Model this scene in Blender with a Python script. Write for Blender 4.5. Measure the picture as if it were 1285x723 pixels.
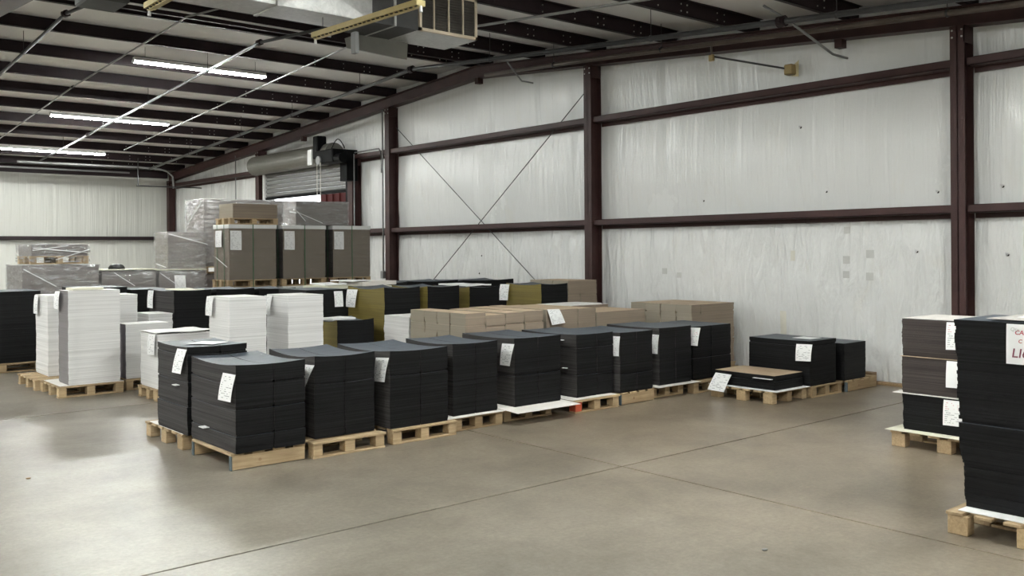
import bpy, math, random
from mathutils import Vector, Matrix, noise
random.seed(7)
for o in list(bpy.data.objects): bpy.data.objects.remove(o)
S = bpy.context.scene
COL = S.collection
pi = math.pi

# ------------------------------------------------------------------ camera
# world: +X towards the long insulated wall on the right, +Y towards the far wall, metres
F_PX, CY_PX, YAW, ROLL, EYE = 1165.7, 313.4, 0.7045, -0.00687, 1.72
cam_d = bpy.data.cameras.new('camera'); cam = bpy.data.objects.new('camera', cam_d); COL.objects.link(cam)
cam_d.sensor_fit = 'HORIZONTAL'; cam_d.sensor_width = 36.0
cam_d.lens = 36.0 * F_PX / 1285.0
cam_d.shift_x = 0.0; cam_d.shift_y = -(361.5 - CY_PX) / 1285.0
cam_d.clip_start = 0.05; cam_d.clip_end = 200
fw = Vector((math.sin(YAW), math.cos(YAW), 0)); rt = fw.cross(Vector((0, 0, 1))).normalized(); up = rt.cross(fw)
r2 = rt * math.cos(ROLL) + up * math.sin(ROLL); u2 = -rt * math.sin(ROLL) + up * math.cos(ROLL)
m = Matrix((r2, u2, -fw)).transposed().to_4x4(); m.translation = Vector((0, 0, EYE))
cam.matrix_world = m
S.camera = cam

# ------------------------------------------------------------------ world, exposure
w = bpy.data.worlds.new('sky'); S.world = w; w.use_nodes = True
bg = w.node_tree.nodes['Background']; bg.inputs[0].default_value = (0.92, 0.96, 1.0, 1); bg.inputs[1].default_value = 2.2
S.view_settings.view_transform = 'Standard'; S.view_settings.look = 'None'
S.view_settings.exposure = 1.6; S.view_settings.gamma = 1.0; S.view_settings.use_curve_mapping = False
TUBE_STRENGTH = 75.0

# ------------------------------------------------------------------ materials
def ln(nt, a, b): nt.links.new(a, b)
def new_mat(name):
    mt = bpy.data.materials.new(name); mt.use_nodes = True
    nt = mt.node_tree; return mt, nt, nt.nodes['Principled BSDF']
def N(nt, t, **kw):
    n = nt.nodes.new(t)
    for k, v in kw.items():
        if k.startswith('i_'): n.inputs[k[2:].replace('_', ' ')].default_value = v
        else: setattr(n, k, v)
    return n
def coords(nt, scale=(1, 1, 1), kind='Object', rot=(0, 0, 0)):
    tc = N(nt, 'ShaderNodeTexCoord'); mp = N(nt, 'ShaderNodeMapping'); mp.inputs['Scale'].default_value = scale; mp.inputs['Rotation'].default_value = rot
    ln(nt, tc.outputs[kind], mp.inputs['Vector']); return mp.outputs['Vector']
def ramp(nt, fac, stops):
    r = N(nt, 'ShaderNodeValToRGB'); el = r.color_ramp.elements
    while len(el) < len(stops): el.new(0.5)
    for e, (p, c) in zip(el, stops): e.position = p; e.color = (*c, 1) if len(c) == 3 else c
    ln(nt, fac, r.inputs['Fac']); return r.outputs['Color']
def noise_tex(nt, vec, scale=5, detail=4, rough=0.55, dist=0.0):
    n = N(nt, 'ShaderNodeTexNoise'); n.inputs['Scale'].default_value = scale; n.inputs['Detail'].default_value = detail
    n.inputs['Roughness'].default_value = rough; n.inputs['Distortion'].default_value = dist
    if vec: ln(nt, vec, n.inputs['Vector'])
    return n.outputs['Fac']
def bump(nt, p, h, strength=0.3, dist=0.01):
    b = N(nt, 'ShaderNodeBump'); b.inputs['Strength'].default_value = strength; b.inputs['Distance'].default_value = dist
    ln(nt, h, b.inputs['Height']); ln(nt, b.outputs['Normal'], p.inputs['Normal']); return b
def mathn(nt, op, a, b=None):
    n = N(nt, 'ShaderNodeMath'); n.operation = op
    for i, v in enumerate((a, b)):
        if v is None: continue
        if isinstance(v, (int, float)): n.inputs[i].default_value = v
        else: ln(nt, v, n.inputs[i])
    return n.outputs[0]
def mixc(nt, fac, a, b, mode='MIX'):
    n = N(nt, 'ShaderNodeMix'); n.data_type = 'RGBA'; n.blend_type = mode
    for i, v in ((0, fac), (6, a), (7, b)):
        if isinstance(v, (int, float)): n.inputs[i].default_value = v
        elif isinstance(v, tuple): n.inputs[i].default_value = (*v, 1)
        else: ln(nt, v, n.inputs[i])
    return n.outputs[2]
def col3(c, f): return tuple(min(1, x * f) for x in c)

def m_paint(name, c, rough=0.45, var=0.25, metal=0.0, spec=0.5):
    mt, nt, p = new_mat(name); p.inputs['Specular IOR Level'].default_value = spec
    f = noise_tex(nt, coords(nt, (1, 1, 1)), 3, 6, 0.65)
    ln(nt, ramp(nt, f, [(0.3, col3(c, 1 - var)), (0.7, col3(c, 1 + var))]), p.inputs['Base Color'])
    p.inputs['Roughness'].default_value = rough; p.inputs['Metallic'].default_value = metal
    return mt
def m_sheets(name, c, c2=None, rough=0.6, pitch=260, contrast=0.35, spec=0.4):
    """edges of many thin stacked sheets: fine horizontal lines that change along the stack height"""
    mt, nt, p = new_mat(name)
    c2 = c2 or c
    a = noise_tex(nt, coords(nt, (0.5, 0.5, pitch)), 1.0, 3, 0.75)
    b = noise_tex(nt, coords(nt, (0.6, 0.6, 22)), 1.0, 2, 0.6)
    ca = ramp(nt, a, [(0.3, col3(c, 1 - contrast)), (0.72, col3(c2, 1 + contrast))])
    cb = ramp(nt, b, [(0.35, (1 - min(0.18, contrast * 0.6),) * 3), (0.65, (1.0,) * 3)])
    ln(nt, mixc(nt, 1.0, ca, cb, 'MULTIPLY'), p.inputs['Base Color'])
    p.inputs['Roughness'].default_value = rough; p.inputs['Specular IOR Level'].default_value = spec
    bump(nt, p, a, 0.35, 0.002)
    return mt
def m_board(name, c, rough=0.5, var=0.08, spec=0.5, spots=0.0):
    mt, nt, p = new_mat(name)
    f = noise_tex(nt, coords(nt), 6, 5, 0.6)
    cc = ramp(nt, f, [(0.3, col3(c, 1 - var)), (0.7, col3(c, 1 + var))])
    if spots:
        v = N(nt, 'ShaderNodeTexVoronoi'); v.inputs['Scale'].default_value = 4.5; ln(nt, coords(nt), v.inputs['Vector'])
        s = ramp(nt, v.outputs['Distance'], [(0.035, (1, 1, 1)), (0.05, (0, 0, 0))])
        cc = mixc(nt, s, cc, (spots,) * 3)
    ln(nt, cc, p.inputs['Base Color'])
    p.inputs['Roughness'].default_value = rough; p.inputs['Specular IOR Level'].default_value = spec
    return mt
def m_wood(name, c1, c2, rot=0):
    mt, nt, p = new_mat(name)
    v = coords(nt, (3, 60, 60) if rot == 0 else (60, 3, 60))
    g = noise_tex(nt, v, 1.0, 6, 0.6, 0.6)
    k = noise_tex(nt, coords(nt, (1, 1, 1)), 4, 3, 0.5)
    a = ramp(nt, g, [(0.3, c1), (0.7, c2)])
    oi = N(nt, 'ShaderNodeObjectInfo')
    hue = ramp(nt, oi.outputs['Random'], [(0.0, (0.78, 0.72, 0.64)), (0.5, (0.98, 0.95, 0.9)), (1.0, (1.1, 1.05, 0.96))])
    a = mixc(nt, 1.0, a, hue, 'MULTIPLY')
    b = ramp(nt, k, [(0.3, (0.82, 0.8, 0.78)), (0.65, (1, 1, 1))])
    ln(nt, mixc(nt, 1.0, a, b, 'MULTIPLY'), p.inputs['Base Color'])
    p.inputs['Roughness'].default_value = 0.7; bump(nt, p, g, 0.2, 0.002)
    return mt
def m_concrete():
    mt, nt, p = new_mat('sealed_concrete')
    v = coords(nt)
    big = noise_tex(nt, v, 0.45, 5, 0.62, 0.3); mid = noise_tex(nt, v, 1.3, 10, 0.72, 0.3); fine = noise_tex(nt, v, 30, 6, 0.78)
    c = ramp(nt, mid, [(0.28, (0.165, 0.151, 0.128)), (0.5, (0.262, 0.243, 0.209)), (0.72, (0.345, 0.325, 0.287))])
    c = mixc(nt, 0.75, c, ramp(nt, big, [(0.3, (0.62, 0.60, 0.57)), (0.7, (1.0, 1.0, 1.0))]), 'MULTIPLY')
    c = mixc(nt, 0.85, c, ramp(nt, fine, [(0.3, (0.62, 0.6, 0.58)), (0.62, (1, 1, 1))]), 'MULTIPLY')
    # tint turning browner towards the right-hand wall, and scuff arcs
    sx = N(nt, 'ShaderNodeSeparateXYZ'); ln(nt, v, sx.inputs[0])
    br = mathn(nt, 'ADD', mathn(nt, 'MULTIPLY', mathn(nt, 'SUBTRACT', sx.outputs[0], 3.2), 0.22), mathn(nt, 'MULTIPLY', mathn(nt, 'SUBTRACT', big, 0.5), 0.9))
    brc = ramp(nt, br, [(0.0, (1.0, 0.985, 0.95)), (0.8, (1.06, 0.955, 0.83))])
    c = mixc(nt, 1.0, c, brc, 'MULTIPLY')
    oil = noise_tex(nt, coords(nt, (1, 1.5, 1), rot=(0, 0, 0.6)), 0.7, 8, 0.68, 0.2)
    c = mixc(nt, 0.45, c, ramp(nt, oil, [(0.48, (1, 1, 1)), (0.72, (0.55, 0.53, 0.51))]), 'MULTIPLY')
    ln(nt, c, p.inputs['Base Color'])
    p.inputs['Roughness'].default_value = 0.35
    p.inputs['Specular IOR Level'].default_value = 0.5
    bump(nt, p, fine, 0.06, 0.004)
    return mt
def m_vinyl(name, c, stain=0.0, rough=0.34, horiz='Y', bstr=0.75):
    """white vinyl facing of fibreglass blanket: vertical wrinkles and a soft sheen"""
    mt, nt, p = new_mat(name)
    s1 = (0.2, 11, 0.22) if horiz == 'Y' else (11, 0.2, 0.22)
    s2 = (0.2, 38, 0.7) if horiz == 'Y' else (38, 0.2, 0.7)
    a = noise_tex(nt, coords(nt, s1), 1.0, 3, 0.5, 0.05); b = noise_tex(nt, coords(nt, s2), 1.0, 3, 0.55, 0.05)
    f = noise_tex(nt, coords(nt), 0.7, 5, 0.6)
    cc = ramp(nt, f, [(0.3, col3(c, 0.96)), (0.7, c)])
    if stain:
        g = noise_tex(nt, coords(nt, (1, 2.2, 0.9)), 1.4, 6, 0.7, 0.5)
        sx = N(nt, 'ShaderNodeSeparateXYZ'); ln(nt, coords(nt), sx.inputs[0])
        low = ramp(nt, sx.outputs[2], [(0.1, (1, 1, 1)), (0.9, (1, 1, 1))])
        cc = mixc(nt, stain, cc, ramp(nt, g, [(0.55, (1, 1, 1)), (0.85, (0.93, 0.89, 0.80))]), 'MULTIPLY')
    ln(nt, cc, p.inputs['Base Color'])
    ln(nt, ramp(nt, f, [(0.3, (rough - 0.02,) * 3), (0.7, (rough + 0.04,) * 3)]), p.inputs['Roughness'])
    h = mathn(nt, 'ADD', a, mathn(nt, 'MULTIPLY', b, 0.3))
    if stain >= 0.5:      # loose, crumpled facing below the lower girt
        sz = N(nt, 'ShaderNodeSeparateXYZ'); ln(nt, coords(nt), sz.inputs[0])
        lowm = ramp(nt, mathn(nt, 'MULTIPLY', sz.outputs[2], 0.4), [(0.80, (1, 1, 1)), (0.88, (0.0, 0.0, 0.0))])
        cr = noise_tex(nt, coords(nt, (0.3, 6.0, 1.3), rot=(0.22, 0, 0)), 1.0, 4, 0.5, 0.45)
        h = mathn(nt, 'ADD', mathn(nt, 'MULTIPLY', h, 0.8), mathn(nt, 'MULTIPLY', mathn(nt, 'MULTIPLY', cr, lowm), 3.4))
    bump(nt, p, h, bstr, 0.03)
    return mt
def m_galv(name):
    mt, nt, p = new_mat(name)
    f = noise_tex(nt, coords(nt, (1, 1, 1)), 9, 7, 0.7, 1.5)
    ln(nt, ramp(nt, f, [(0.3, (0.46, 0.46, 0.45)), (0.7, (0.68, 0.68, 0.66))]), p.inputs['Base Color'])
    p.inputs['Metallic'].default_value = 0.75
    ln(nt, ramp(nt, f, [(0.3, (0.35,) * 3), (0.7, (0.5,) * 3)]), p.inputs['Roughness'])
    return mt
def m_film(name, stops, dmix):
    mt, nt, p = new_mat(name)
    out = nt.nodes['Material Output']
    tr = N(nt, 'ShaderNodeBsdfTransparent'); gl = N(nt, 'ShaderNodeBsdfGlossy'); gl.inputs['Roughness'].default_value = 0.12; gl.inputs['Color'].default_value = (0.95, 0.95, 0.95, 1)
    df = N(nt, 'ShaderNodeBsdfDiffuse'); df.inputs['Color'].default_value = (0.75, 0.75, 0.76, 1)
    v = coords(nt, (2.2, 2.2, 11)); n1 = noise_tex(nt, v, 2.2, 6, 0.68, 0.9)
    b = N(nt, 'ShaderNodeBump'); b.inputs['Strength'].default_value = 0.9; b.inputs['Distance'].default_value = 0.04
    ln(nt, n1, b.inputs['Height']); ln(nt, b.outputs['Normal'], gl.inputs['Normal'])
    m1 = N(nt, 'ShaderNodeMixShader'); m2 = N(nt, 'ShaderNodeMixShader'); m1.inputs[0].default_value = dmix
    ln(nt, gl.outputs[0], m1.inputs[1]); ln(nt, df.outputs[0], m1.inputs[2])
    fac = ramp(nt, n1, [(q, (f_,) * 3) for q, f_ in stops])
    ln(nt, fac, m2.inputs[0]); ln(nt, tr.outputs[0], m2.inputs[1]); ln(nt, m1.outputs[0], m2.inputs[2])
    ln(nt, m2.outputs[0], out.inputs['Surface'])
    return mt
def m_print(name, paper=(0.86, 0.86, 0.86), ink=(0.12, 0.12, 0.13), rows=13.0, seed=0.0, red=False):
    """paper form: short grey lines of type in rows"""
    mt, nt, p = new_mat(name)
    tc = N(nt, 'ShaderNodeTexCoord'); sx = N(nt, 'ShaderNodeSeparateXYZ'); ln(nt, tc.outputs['UV'], sx.inputs[0])
    u, v = sx.outputs[0], sx.outputs[1]
    rowf = mathn(nt, 'MULTIPLY', v, rows); row = mathn(nt, 'FLOOR', rowf); fr = mathn(nt, 'FRACT', rowf)
    band = mathn(nt, 'MULTIPLY', mathn(nt, 'GREATER_THAN', fr, 0.35), mathn(nt, 'LESS_THAN', fr, 0.68))
    cx = N(nt, 'ShaderNodeCombineXYZ'); ln(nt, mathn(nt, 'MULTIPLY', u, 5.0), cx.inputs[0]); ln(nt, mathn(nt, 'ADD', mathn(nt, 'MULTIPLY', row, 3.7), seed), cx.inputs[1])
    wn = noise_tex(nt, cx.outputs[0], 1.0, 1, 0.5)
    cx2 = N(nt, 'ShaderNodeCombineXYZ'); ln(nt, mathn(nt, 'MULTIPLY', u, 60.0), cx2.inputs[0]); ln(nt, mathn(nt, 'ADD', row, seed), cx2.inputs[1])
    ch = noise_tex(nt, cx2.outputs[0], 1.0, 2, 0.5)
    k = mathn(nt, 'MULTIPLY', band, mathn(nt, 'GREATER_THAN', mathn(nt, 'SUBTRACT', wn, mathn(nt, 'MULTIPLY', u, 0.12)), 0.47))
    k = mathn(nt, 'MULTIPLY', k, mathn(nt, 'GREATER_THAN', ch, 0.42))
    for a, lo, hi in ((u, 0.08, 0.92), (v, 0.07, 0.93)):
        k = mathn(nt, 'MULTIPLY', k, mathn(nt, 'MULTIPLY', mathn(nt, 'GREATER_THAN', a, lo), mathn(nt, 'LESS_THAN', a, hi)))
    inkc = ink
    if red:
        inkc = mixc(nt, mathn(nt, 'GREATER_THAN', v, 0.6), ink, (0.55, 0.06, 0.12))
    ln(nt, mixc(nt, mathn(nt, 'MULTIPLY', k, 0.75), paper, inkc), p.inputs['Base Color'])
    p.inputs['Roughness'].default_value = 0.7
    return mt
def m_emit(name, c, s):
    mt, nt, p = new_mat(name)
    p.inputs['Base Color'].default_value = (0.9, 0.9, 0.9, 1); p.inputs['Emission Color'].default_value = (*c, 1); p.inputs['Emission Strength'].default_value = s
    return mt

MAT = dict(
    concrete=m_concrete(), soil=m_paint('joint_filler', (0.06, 0.055, 0.05), 0.9),
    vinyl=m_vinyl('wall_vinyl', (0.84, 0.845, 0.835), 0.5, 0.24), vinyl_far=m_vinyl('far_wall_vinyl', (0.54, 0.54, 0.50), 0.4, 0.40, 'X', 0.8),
    deck=m_vinyl('roof_vinyl', (0.80, 0.79, 0.77), 0.3, 0.5, 'X', 0.10),
    red_oxide=m_paint('red_oxide_steel', (0.055, 0.0255, 0.0235), 0.5, 0.2, 0.0, 0.3), dark_oxide=m_paint('dark_oxide_purlin', (0.020, 0.012, 0.014), 0.55, 0.2, 0.0, 0.2),
    bolt=m_paint('zinc_bolt', (0.55, 0.55, 0.52), 0.35, 0.1, 0.8), pipe=m_paint('black_sprinkler_pipe', (0.045, 0.045, 0.048), 0.35, 0.2, 0.2),
    conduit=m_paint('grey_conduit', (0.27, 0.27, 0.27), 0.5, 0.1, 0.3), brown_pipe=m_paint('weathered_pipe', (0.12, 0.095, 0.08), 0.4, 0.3, 0.3),
    galv=m_galv('galvanised_duct'), duct_dark=m_paint('dark_duct_collar', (0.05, 0.05, 0.05), 0.6, 0.2),
    cream=m_paint('cream_enamel', (0.66, 0.56, 0.43), 0.4, 0.06), yellow=m_paint('yellow_enamel', (0.50, 0.40, 0.17), 0.4, 0.12),  # plain yellow base colour for the unlit strip lamps
    white_metal=m_paint('white_enamel', (0.75, 0.75, 0.74), 0.35, 0.05), filter=m_paint('dusty_filter', (0.05, 0.044, 0.038), 0.9, 0.3),
    slat=m_paint('grey_door_slat', (0.20, 0.20, 0.195), 0.45, 0.1, 0.2), hood=m_paint('grey_door_hood', (0.15, 0.145, 0.125), 0.4, 0.12, 0.2),
    black_metal=m_paint('black_machine', (0.004, 0.004, 0.0045), 0.6, 0.2, 0.0, 0.1), chain=m_paint('pale_chain', (0.6, 0.58, 0.52), 0.5, 0.1),
    tube=m_emit('fluorescent_tube', (0.965, 1.0, 0.965), TUBE_STRENGTH),
    wood=m_wood('pallet_wood', (0.36, 0.265, 0.155), (0.55, 0.43, 0.28)), wood2=m_wood('pallet_wood_cross', (0.36, 0.265, 0.155), (0.55, 0.43, 0.28), 1),
    wood_dark=m_wood('old_pallet_wood', (0.24, 0.16, 0.09), (0.40, 0.28, 0.17)), red_wood=m_paint('red_painted_wood', (0.42, 0.07, 0.03), 0.6, 0.2),
    blue_wood=m_paint('blue_grey_painted_wood', (0.085, 0.11, 0.12), 0.7, 0.2),
    black=m_sheets('black_sheet_edges', (0.0062, 0.0062, 0.0068), (0.0085, 0.0085, 0.0092), rough=0.55, contrast=0.9, spec=0.14, pitch=120),
    black_x=m_sheets('charcoal_cut_edges', (0.048, 0.0445, 0.044), rough=0.75, contrast=0.65, spec=0.15, pitch=120),
    black_r=m_sheets('brown_charcoal_edges_and_shade', (0.060, 0.050, 0.047), rough=0.7, contrast=0.5, spec=0.15, pitch=120),  # real cut edges at the right; also painted shade on two strapped packs
    black_top=m_board('black_board_face', (0.056, 0.068, 0.086), 0.5, 0.12, 0.5, spots=0.2),
    olive=m_sheets('olive_cut_edges', (0.155, 0.118, 0.022), (0.19, 0.145, 0.03), rough=0.6, contrast=0.25, pitch=120),
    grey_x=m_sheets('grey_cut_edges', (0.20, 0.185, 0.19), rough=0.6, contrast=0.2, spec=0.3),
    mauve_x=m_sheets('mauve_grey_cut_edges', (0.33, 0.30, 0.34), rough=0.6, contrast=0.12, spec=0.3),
    white=m_sheets('white_sheet_edges', (0.70, 0.69, 0.68), (0.76, 0.755, 0.75), rough=0.6, contrast=0.14, pitch=90), white_top=m_board('white_board_face', (0.82, 0.81, 0.79), 0.5, 0.03),
    tan=m_sheets('kraft_sheet_edges', (0.255, 0.20, 0.15), (0.29, 0.23, 0.175), rough=0.7, contrast=0.14, pitch=160), tan_x=m_sheets('kraft_cut_edges', (0.30, 0.262, 0.205), rough=0.7, contrast=0.1, pitch=160),
    tan_top=m_board('kraft_board_face', (0.47, 0.35, 0.235), 0.6, 0.06),
    grey=m_sheets('grey_sheet_edges', (0.215, 0.19, 0.178), rough=0.6, contrast=0.2), grey_top=m_board('grey_board_face', (0.42, 0.40, 0.38), 0.5, 0.05),
    kraft_grey=m_sheets('brown_grey_sheet_edges', (0.20, 0.165, 0.128), rough=0.65, contrast=0.12),
    paper=m_board('white_paper', (0.86, 0.86, 0.86), 0.6, 0.02), creamboard=m_board('cream_board', (0.70, 0.68, 0.55), 0.6, 0.04), slip=m_board('slip_sheet_board', (0.80, 0.76, 0.72), 0.6, 0.04),
    form=m_print('printed_form'), form2=m_print('printed_form_red', seed=5.3, red=True), form3=m_print('printed_form_dense', rows=20, seed=9.1),
    film=m_film('stretch_film', ((0.42, 0.06), (0.53, 0.22), (0.61, 0.85)), 0.45), film_clear=m_film('clear_stretch_film', ((0.4, 0.03), (0.62, 0.10), (0.78, 0.35)), 0.2), strand=m_board('film_strand', (0.8, 0.8, 0.8), 0.3, 0.02), strap=m_paint('green_strap', (0.05, 0.13, 0.06), 0.4, 0.1),
    handink=m_paint('red_marker_ink', (0.40, 0.03, 0.06), 0.6, 0.05), darkink=m_paint('dark_marker_ink', (0.16, 0.02, 0.05), 0.6, 0.05),
    patch=m_board('grey_tape_patch', (0.60, 0.60, 0.58), 0.5, 0.05), stain=m_board('ochre_tape_patch', (0.76, 0.74, 0.66), 0.5, 0.1),
    red_box=m_paint('red_container', (0.022, 0.003, 0.002), 0.9, 0.15, 0.0, 0.1), asphalt=m_paint('yard_asphalt', (0.45, 0.43, 0.40), 0.9, 0.1),
    bundle=m_paint('black_bag', (0.01, 0.01, 0.01), 0.5, 0.2), brass=m_paint('aged_brass', (0.35, 0.26, 0.12), 0.5, 0.2, 0.4), foam=m_board('torn_fibreglass', (0.66, 0.58, 0.36), 0.9, 0.2),
    dark=m_paint('dark_void', (0.02, 0.018, 0.015), 0.9, 0.1), red_cap=m_paint('red_coupling', (0.30, 0.05, 0.03), 0.5, 0.1),
)

# ------------------------------------------------------------------ mesh helpers
class MB:
    def __init__(s): s.v = []; s.f = []; s.m = []; s.uv = None
    def add(s, vs, fs, mi=0):
        b = len(s.v); s.v += [tuple(v) for v in vs]; s.f += [tuple(i + b for i in f) for f in fs]; s.m += [mi] * len(fs); return s
    def box(s, x0, x1, y0, y1, z0, z1, mi=0):
        vs = [(x0, y0, z0), (x1, y0, z0), (x1, y1, z0), (x0, y1, z0), (x0, y0, z1), (x1, y0, z1), (x1, y1, z1), (x0, y1, z1)]
        return s.add(vs, [(0, 3, 2, 1), (4, 5, 6, 7), (0, 1, 5, 4), (1, 2, 6, 5), (2, 3, 7, 6), (3, 0, 4, 7)], mi)
    def cbox(s, x0, x1, y0, y1, z0, z1, b=0.004, mi=0):
        """box with chamfered edges"""
        xs = (x0, x0 + b, x1 - b, x1); ys = (y0, y0 + b, y1 - b, y1); zs = (z0, z0 + b, z1 - b, z1)
        vs = []; idx = {}
        for i in (0, 1):
            for j in (0, 1):
                for k in (0, 1):
                    X = xs[0] if i == 0 else xs[3]; Xi = xs[1] if i == 0 else xs[2]
                    Y = ys[0] if j == 0 else ys[3]; Yi = ys[1] if j == 0 else ys[2]
                    Z = zs[0] if k == 0 else zs[3]; Zi = zs[1] if k == 0 else zs[2]
                    for a, p in (('x', (X, Yi, Zi)), ('y', (Xi, Y, Zi)), ('z', (Xi, Yi, Z))):
                        idx[(i, j, k, a)] = len(vs); vs.append(p)
        fs = []
        g = lambda *a: idx[a]
        for i in (0, 1):
            q = [g(i, 0, 0, 'x'), g(i, 1, 0, 'x'), g(i, 1, 1, 'x'), g(i, 0, 1, 'x')]; fs.append(q if i else q[::-1])
            q = [g(0, i, 0, 'y'), g(1, i, 0, 'y'), g(1, i, 1, 'y'), g(0, i, 1, 'y')]; fs.append(q[::-1] if i else q)
            q = [g(0, 0, i, 'z'), g(1, 0, i, 'z'), g(1, 1, i, 'z'), g(0, 1, i, 'z')]; fs.append(q if i else q[::-1])
        for i in (0, 1):
            for j in (0, 1):
                q = [g(i, j, 0, 'x'), g(i, j, 0, 'y'), g(i, j, 1, 'y'), g(i, j, 1, 'x')]; fs.append(q if (i + j) % 2 == 0 else q[::-1])
                q = [g(i, 0, j, 'x'), g(i, 0, j, 'z'), g(i, 1, j, 'z'), g(i, 1, j, 'x')]; fs.append(q if (i + j) % 2 else q[::-1])
                q = [g(0, i, j, 'y'), g(0, i, j, 'z'), g(1, i, j, 'z'), g(1, i, j, 'y')]; fs.append(q if (i + j) % 2 == 0 else q[::-1])
                for k in (0, 1):
                    q = [g(i, j, k, 'x'), g(i, j, k, 'y'), g(i, j, k, 'z')]; fs.append(q if (i + j + k) % 2 else q[::-1])
        return s.add(vs, fs, mi)
    def tube(s, pts, r, n=8, mi=0, cap=True):
        pts = [Vector(p) for p in pts]; rings = []
        for i, p in enumerate(pts):
            d = (pts[min(i + 1, len(pts) - 1)] - pts[max(i - 1, 0)]).normalized()
            a = d.cross(Vector((0, 0, 1)));
            if a.length < 0.05: a = d.cross(Vector((0, 1, 0)))
            a.normalize(); b = a.cross(d)
            rr = r[i] if isinstance(r, (list, tuple)) else r
            rings.append([p + (a * math.cos(t) + b * math.sin(t)) * rr for t in [2 * pi * k / n for k in range(n)]])
        vs = [v for ring in rings for v in ring]; fs = []
        for i in range(len(rings) - 1):
            for k in range(n): fs.append((i * n + k, i * n + (k + 1) % n, (i + 1) * n + (k + 1) % n, (i + 1) * n + k))
        if cap: fs.append(tuple(range(n))[::-1]); fs.append(tuple((len(rings) - 1) * n + k for k in range(n)))
        return s.add(vs, fs, mi)
    def bar(s, a, b, wdt, h, mi=0, upv=(0, 0, 1)):
        """rectangular bar between two points"""
        a = Vector(a); b = Vector(b); d = (b - a).normalized(); x = d.cross(Vector(upv)).normalized() * wdt / 2; y = x.cross(d).normalized() * h / 2
        vs = [a - x - y, a + x - y, a + x + y, a - x + y, b - x - y, b + x - y, b + x + y, b - x + y]
        return s.add(vs, [(0, 1, 2, 3), (7, 6, 5, 4), (0, 4, 5, 1), (1, 5, 6, 2), (2, 6, 7, 3), (3, 7, 4, 0)], mi)
    def mesh(s, name, mats):
        me = bpy.data.meshes.new(name); me.from_pydata(s.v, [], s.f)
        for mt in mats: me.materials.append(mt)
        if len(mats) > 1: me.polygons.foreach_set('material_index', s.m)
        me.update(); return me
    def build(s, name, mats, parent=None, smooth=False):
        if not isinstance(mats, (list, tuple)): mats = [mats]
        me = s.mesh(name, mats)
        if smooth: me.polygons.foreach_set('use_smooth', [True] * len(me.polygons))
        return link(name, me, parent)
def link(name, data, parent=None):
    o = bpy.data.objects.new(name, data); COL.objects.link(o)
    if parent: o.parent = parent; o.matrix_parent_inverse = Matrix.Translation(-Vector(parent.location)) if parent.type == 'EMPTY' else Matrix()
    return o
def tag(o, label=None, cat=None, group=None, kind=None):
    if label: o['label'] = label
    if cat: o['category'] = cat
    if group: o['group'] = group
    if kind: o['kind'] = kind
    return o
def thing(name, loc, label, cat, group=None):
    o = bpy.data.objects.new(name, None); COL.objects.link(o); o.location = loc; o.empty_display_size = 0.1
    return tag(o, label, cat, group)
def fix_normals(o):
    import bmesh
    b = bmesh.new(); b.from_mesh(o.data); bmesh.ops.recalc_face_normals(b, faces=b.faces); b.to_mesh(o.data); b.free(); return o

# ------------------------------------------------------------------ building dimensions
XW, XL, YF, YN, RIDGE = 11.15, -12.0, 29.95, -2.6, 13.83
ZR, SF, SN = 5.21, 0.0625, 0.079           # purlin underside at the ridge; roof slope far and near
def zp(y): return ZR - (SF * (y - RIDGE) if y > RIDGE else SN * (RIDGE - y))
COLS = [-1.2, 4.83, 10.84, 16.9]
DOOR_Y0, DOOR_Y1, DOOR_Z = 18.8, 22.95, 3.95

# floor: cast slabs with open joints
fb = MB().box(XL, XW + 0.1, YN, YF + 0.1, -0.25, -0.03).build('floor', MAT['soil']); tag(fb, kind='structure')
xs = [XL, -6.55, -0.57, 5.41, XW + 0.02]; ys = [YN, 5.04, 10.72, 16.4, 22.1, YF + 0.02]
for i in range(len(xs) - 1):
    for j in range(len(ys) - 1):
        MB().cbox(xs[i] + 0.008, xs[i + 1] - 0.008, ys[j] + 0.009, ys[j + 1] - 0.009, -0.06, 0, 0.0015).build('slab', MAT['concrete'], fb)

# insulated walls: blanket facing pillowed between the girts
GIRTS = [2.17, 3.86]
def bulge(a, z, zt, seams, amp=1.0):
    lv = [0.0] + GIRTS + [zt + 0.02]; d = 0.0
    for q in range(len(lv) - 1):
        if lv[q] <= z <= lv[q + 1]: d = 0.045 * math.sin(pi * (z - lv[q]) / (lv[q + 1] - lv[q]))
    wr = noise.noise((a * 2.6, z * 0.35, 3.1)) * 0.022 + noise.noise((a * 7.5, z * 0.6, 9.0)) * 0.008
    if z < GIRTS[0]: wr += noise.noise((a * 1.9 + z * 0.7, z * 1.6, 5.5)) * 0.02 + noise.noise((a * 4.5 - z * 2.0, z * 3.1, 1.5)) * 0.011
    return d + wr * amp - sum(math.exp(-((a - s0) / 0.035) ** 2) for s0 in seams) * 0.02
def blanket(name, axis, fixed, a0, a1, ztop, mat, sign, hole=None, seams=(), amp=1.0, step=0.06):
    na = int((a1 - a0) / step); nz = 64; vs = []; fs = []
    for i in range(na + 1):
        a = a0 + (a1 - a0) * i / na; zt = ztop(a)
        for k in range(nz + 1):
            z = zt * k / nz
            d = bulge(a, z, zt, seams, amp)
            p = fixed - sign * max(d, -0.03)
            vs.append((p, a, z) if axis == 'X' else (a, p, z))
    for i in range(na):
        for k in range(nz):
            if hole:
                a = a0 + (a1 - a0) * (i + 0.5) / na; z = ztop(a) * (k + 0.5) / nz
                if hole[0] < a < hole[1] and z < hole[2]: continue
            q = i * (nz + 1) + k
            fs.append((q, q + 1, q + nz + 2, q + nz + 1))
    o = MB().add(vs, fs).build(name, mat, smooth=True)
    return tag(o, kind='structure')
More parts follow.
